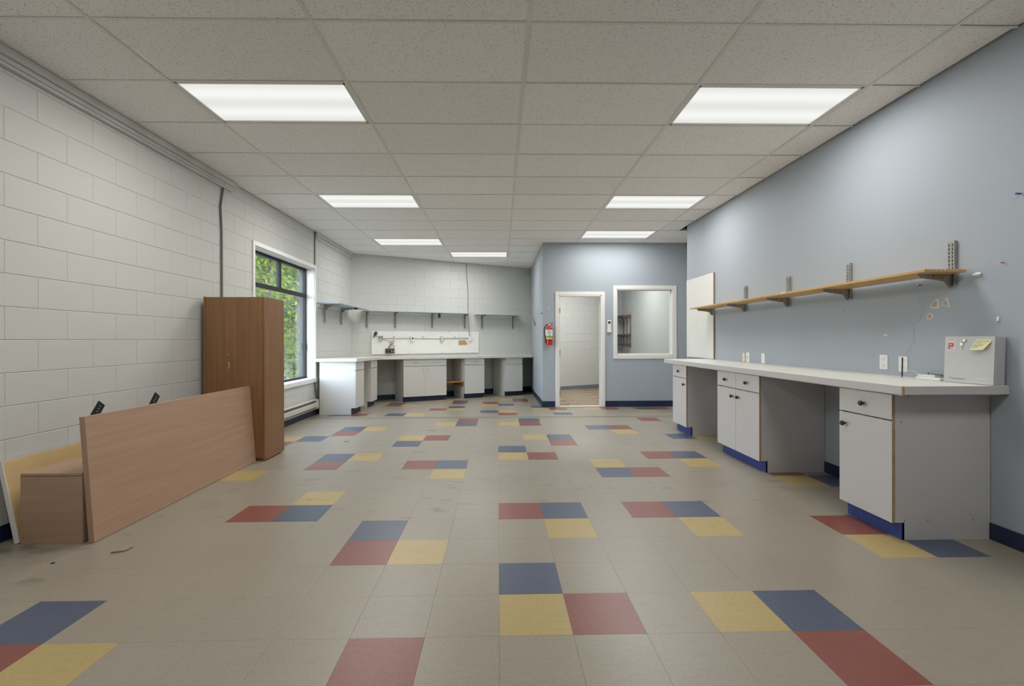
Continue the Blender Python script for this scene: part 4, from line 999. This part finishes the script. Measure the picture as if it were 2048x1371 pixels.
tag(B(XP+.12, XA, YA+.12, 13.0, H+.012, H+.02).build('ceiling_storeroom', M['tee']), 'plain white ceiling of the storeroom', 'ceiling', kind='structure')

# ------------------------------------------------------------------ outside
tag(B(-5.0, -3.23, -8, 9.5, -.39, -.30).build('bounce_strip', mat('bounce_strip_grey', (.27, .26, .24), .9, noise=.2, nscale=30)), 'added unseen grey strip outside the block wall, bouncing daylight indoors', 'reflector', kind='structure')  # out-of-view strip, added to reflect daylight through the window onto the ceiling
tag(MB().add([(60, -60, -.4), (-60, -60, -.4), (-60, 70, -.4), (60, 70, -.4)], [(0, 3, 2, 1)]).build('ground', M['ground']), 'shaded forest ground outside the window', 'ground', kind='structure')
def tree(x, y, ht, cr, crown0, leaf, n, label, ls=.10):
    rnd = random.Random(int(x*31+y*17))
    t = empty('tree', (x, y, -.4), label, 'tree', 'trees outside the window')
    tr = [(x, y, -.45), (x+rnd.uniform(-.1, .1), y+rnd.uniform(-.1, .1), ht*.35), (x+rnd.uniform(-.2, .2), y, ht*.7), (x, y+.1, ht*.95)]
    MB().tube(tr, [ht*.022, ht*.016, ht*.01, .02], 8).build('trunk', M['bark'], t, smooth=True)
    b = MB(); lf = MB()
    for k in range(26):
        z = rnd.uniform(crown0, ht); a = rnd.uniform(0, 2*PI); rad = cr*math.sqrt(max(.12, 1-((z-crown0)/(ht-crown0))**2))*rnd.uniform(.45, 1)
        c = Vector((x+rad*math.cos(a), y+rad*math.sin(a), z)); s0 = Vector((x, y, max(.3, z-rad*.5)))
        b.tube([s0, s0.lerp(c, .5)+Vector((0, 0, .1)), c], [.03, .02, .008], 5)
        for i in range(n//26):
            p = c+Vector([max(-1.6, min(1.6, rnd.gauss(0, 1))) for _ in range(3)])*cr*.26
            d = Vector((rnd.uniform(-1, 1), rnd.uniform(-1, 1), rnd.uniform(-.6, .6))).normalized(); e = d.orthogonal().normalized()
            e = (e*math.cos(i)+d.cross(e)*math.sin(i)); s_ = ls*rnd.uniform(.6, 1.3)
            lf.add([p, p+d*s_*.5+e*s_*.32, p+d*s_, p+d*s_*.5-e*s_*.32], [(0, 1, 2, 3)])
    b.build('branches', M['bark'], t); o = lf.build('foliage', M[leaf], t); tag(o, kind='stuff')
for a in ((-5.0, 10.2, 3.6, .95, .0, 'leaf_b', 5200, 'bright lime-leaved tree close outside the window', .10),
          (-5.6, 13.1, 6.0, 1.05, .3, 'leaf_a', 7800, 'slim mid-green tree outside the window behind the lime-leaved one', .11),
          (-7.9, 15.0, 7.0, 1.2, .6, 'leaf_c', 7800, 'tall dark evergreen tree outside the window', .12),
          (-7.3, 17.9, 5.5, .85, .0, 'leaf_b', 7800, 'narrow yellow-green tree behind the dark evergreen', .12),
          (-9.9, 20.8, 6.5, 1.3, .0, 'leaf_a', 7800, 'rounded mid-green tree farther off outside the window', .15),
          (-12.6, 27.4, 9.5, 2.1, .0, 'leaf_c', 7800, 'broad shadowy tree in the middle of the wood', .2),
          (-19.2, 28.8, 9.0, 2.4, .0, 'leaf_a', 7800, 'wide green tree deep in the wood', .24),
          (-13.0, 34.6, 11, 2.6, .0, 'leaf_c', 7800, 'tall shadowy tree at the far edge of the wood', .26),
          (-21.6, 37.6, 11, 3.0, .0, 'leaf_c', 7800, 'wide dark tree farthest from the window', .3),
          (-25.5, 48.0, 13, 3.6, .0, 'leaf_a', 7800, 'distant round green tree behind the whole wood', .36)):
    tree(*a)
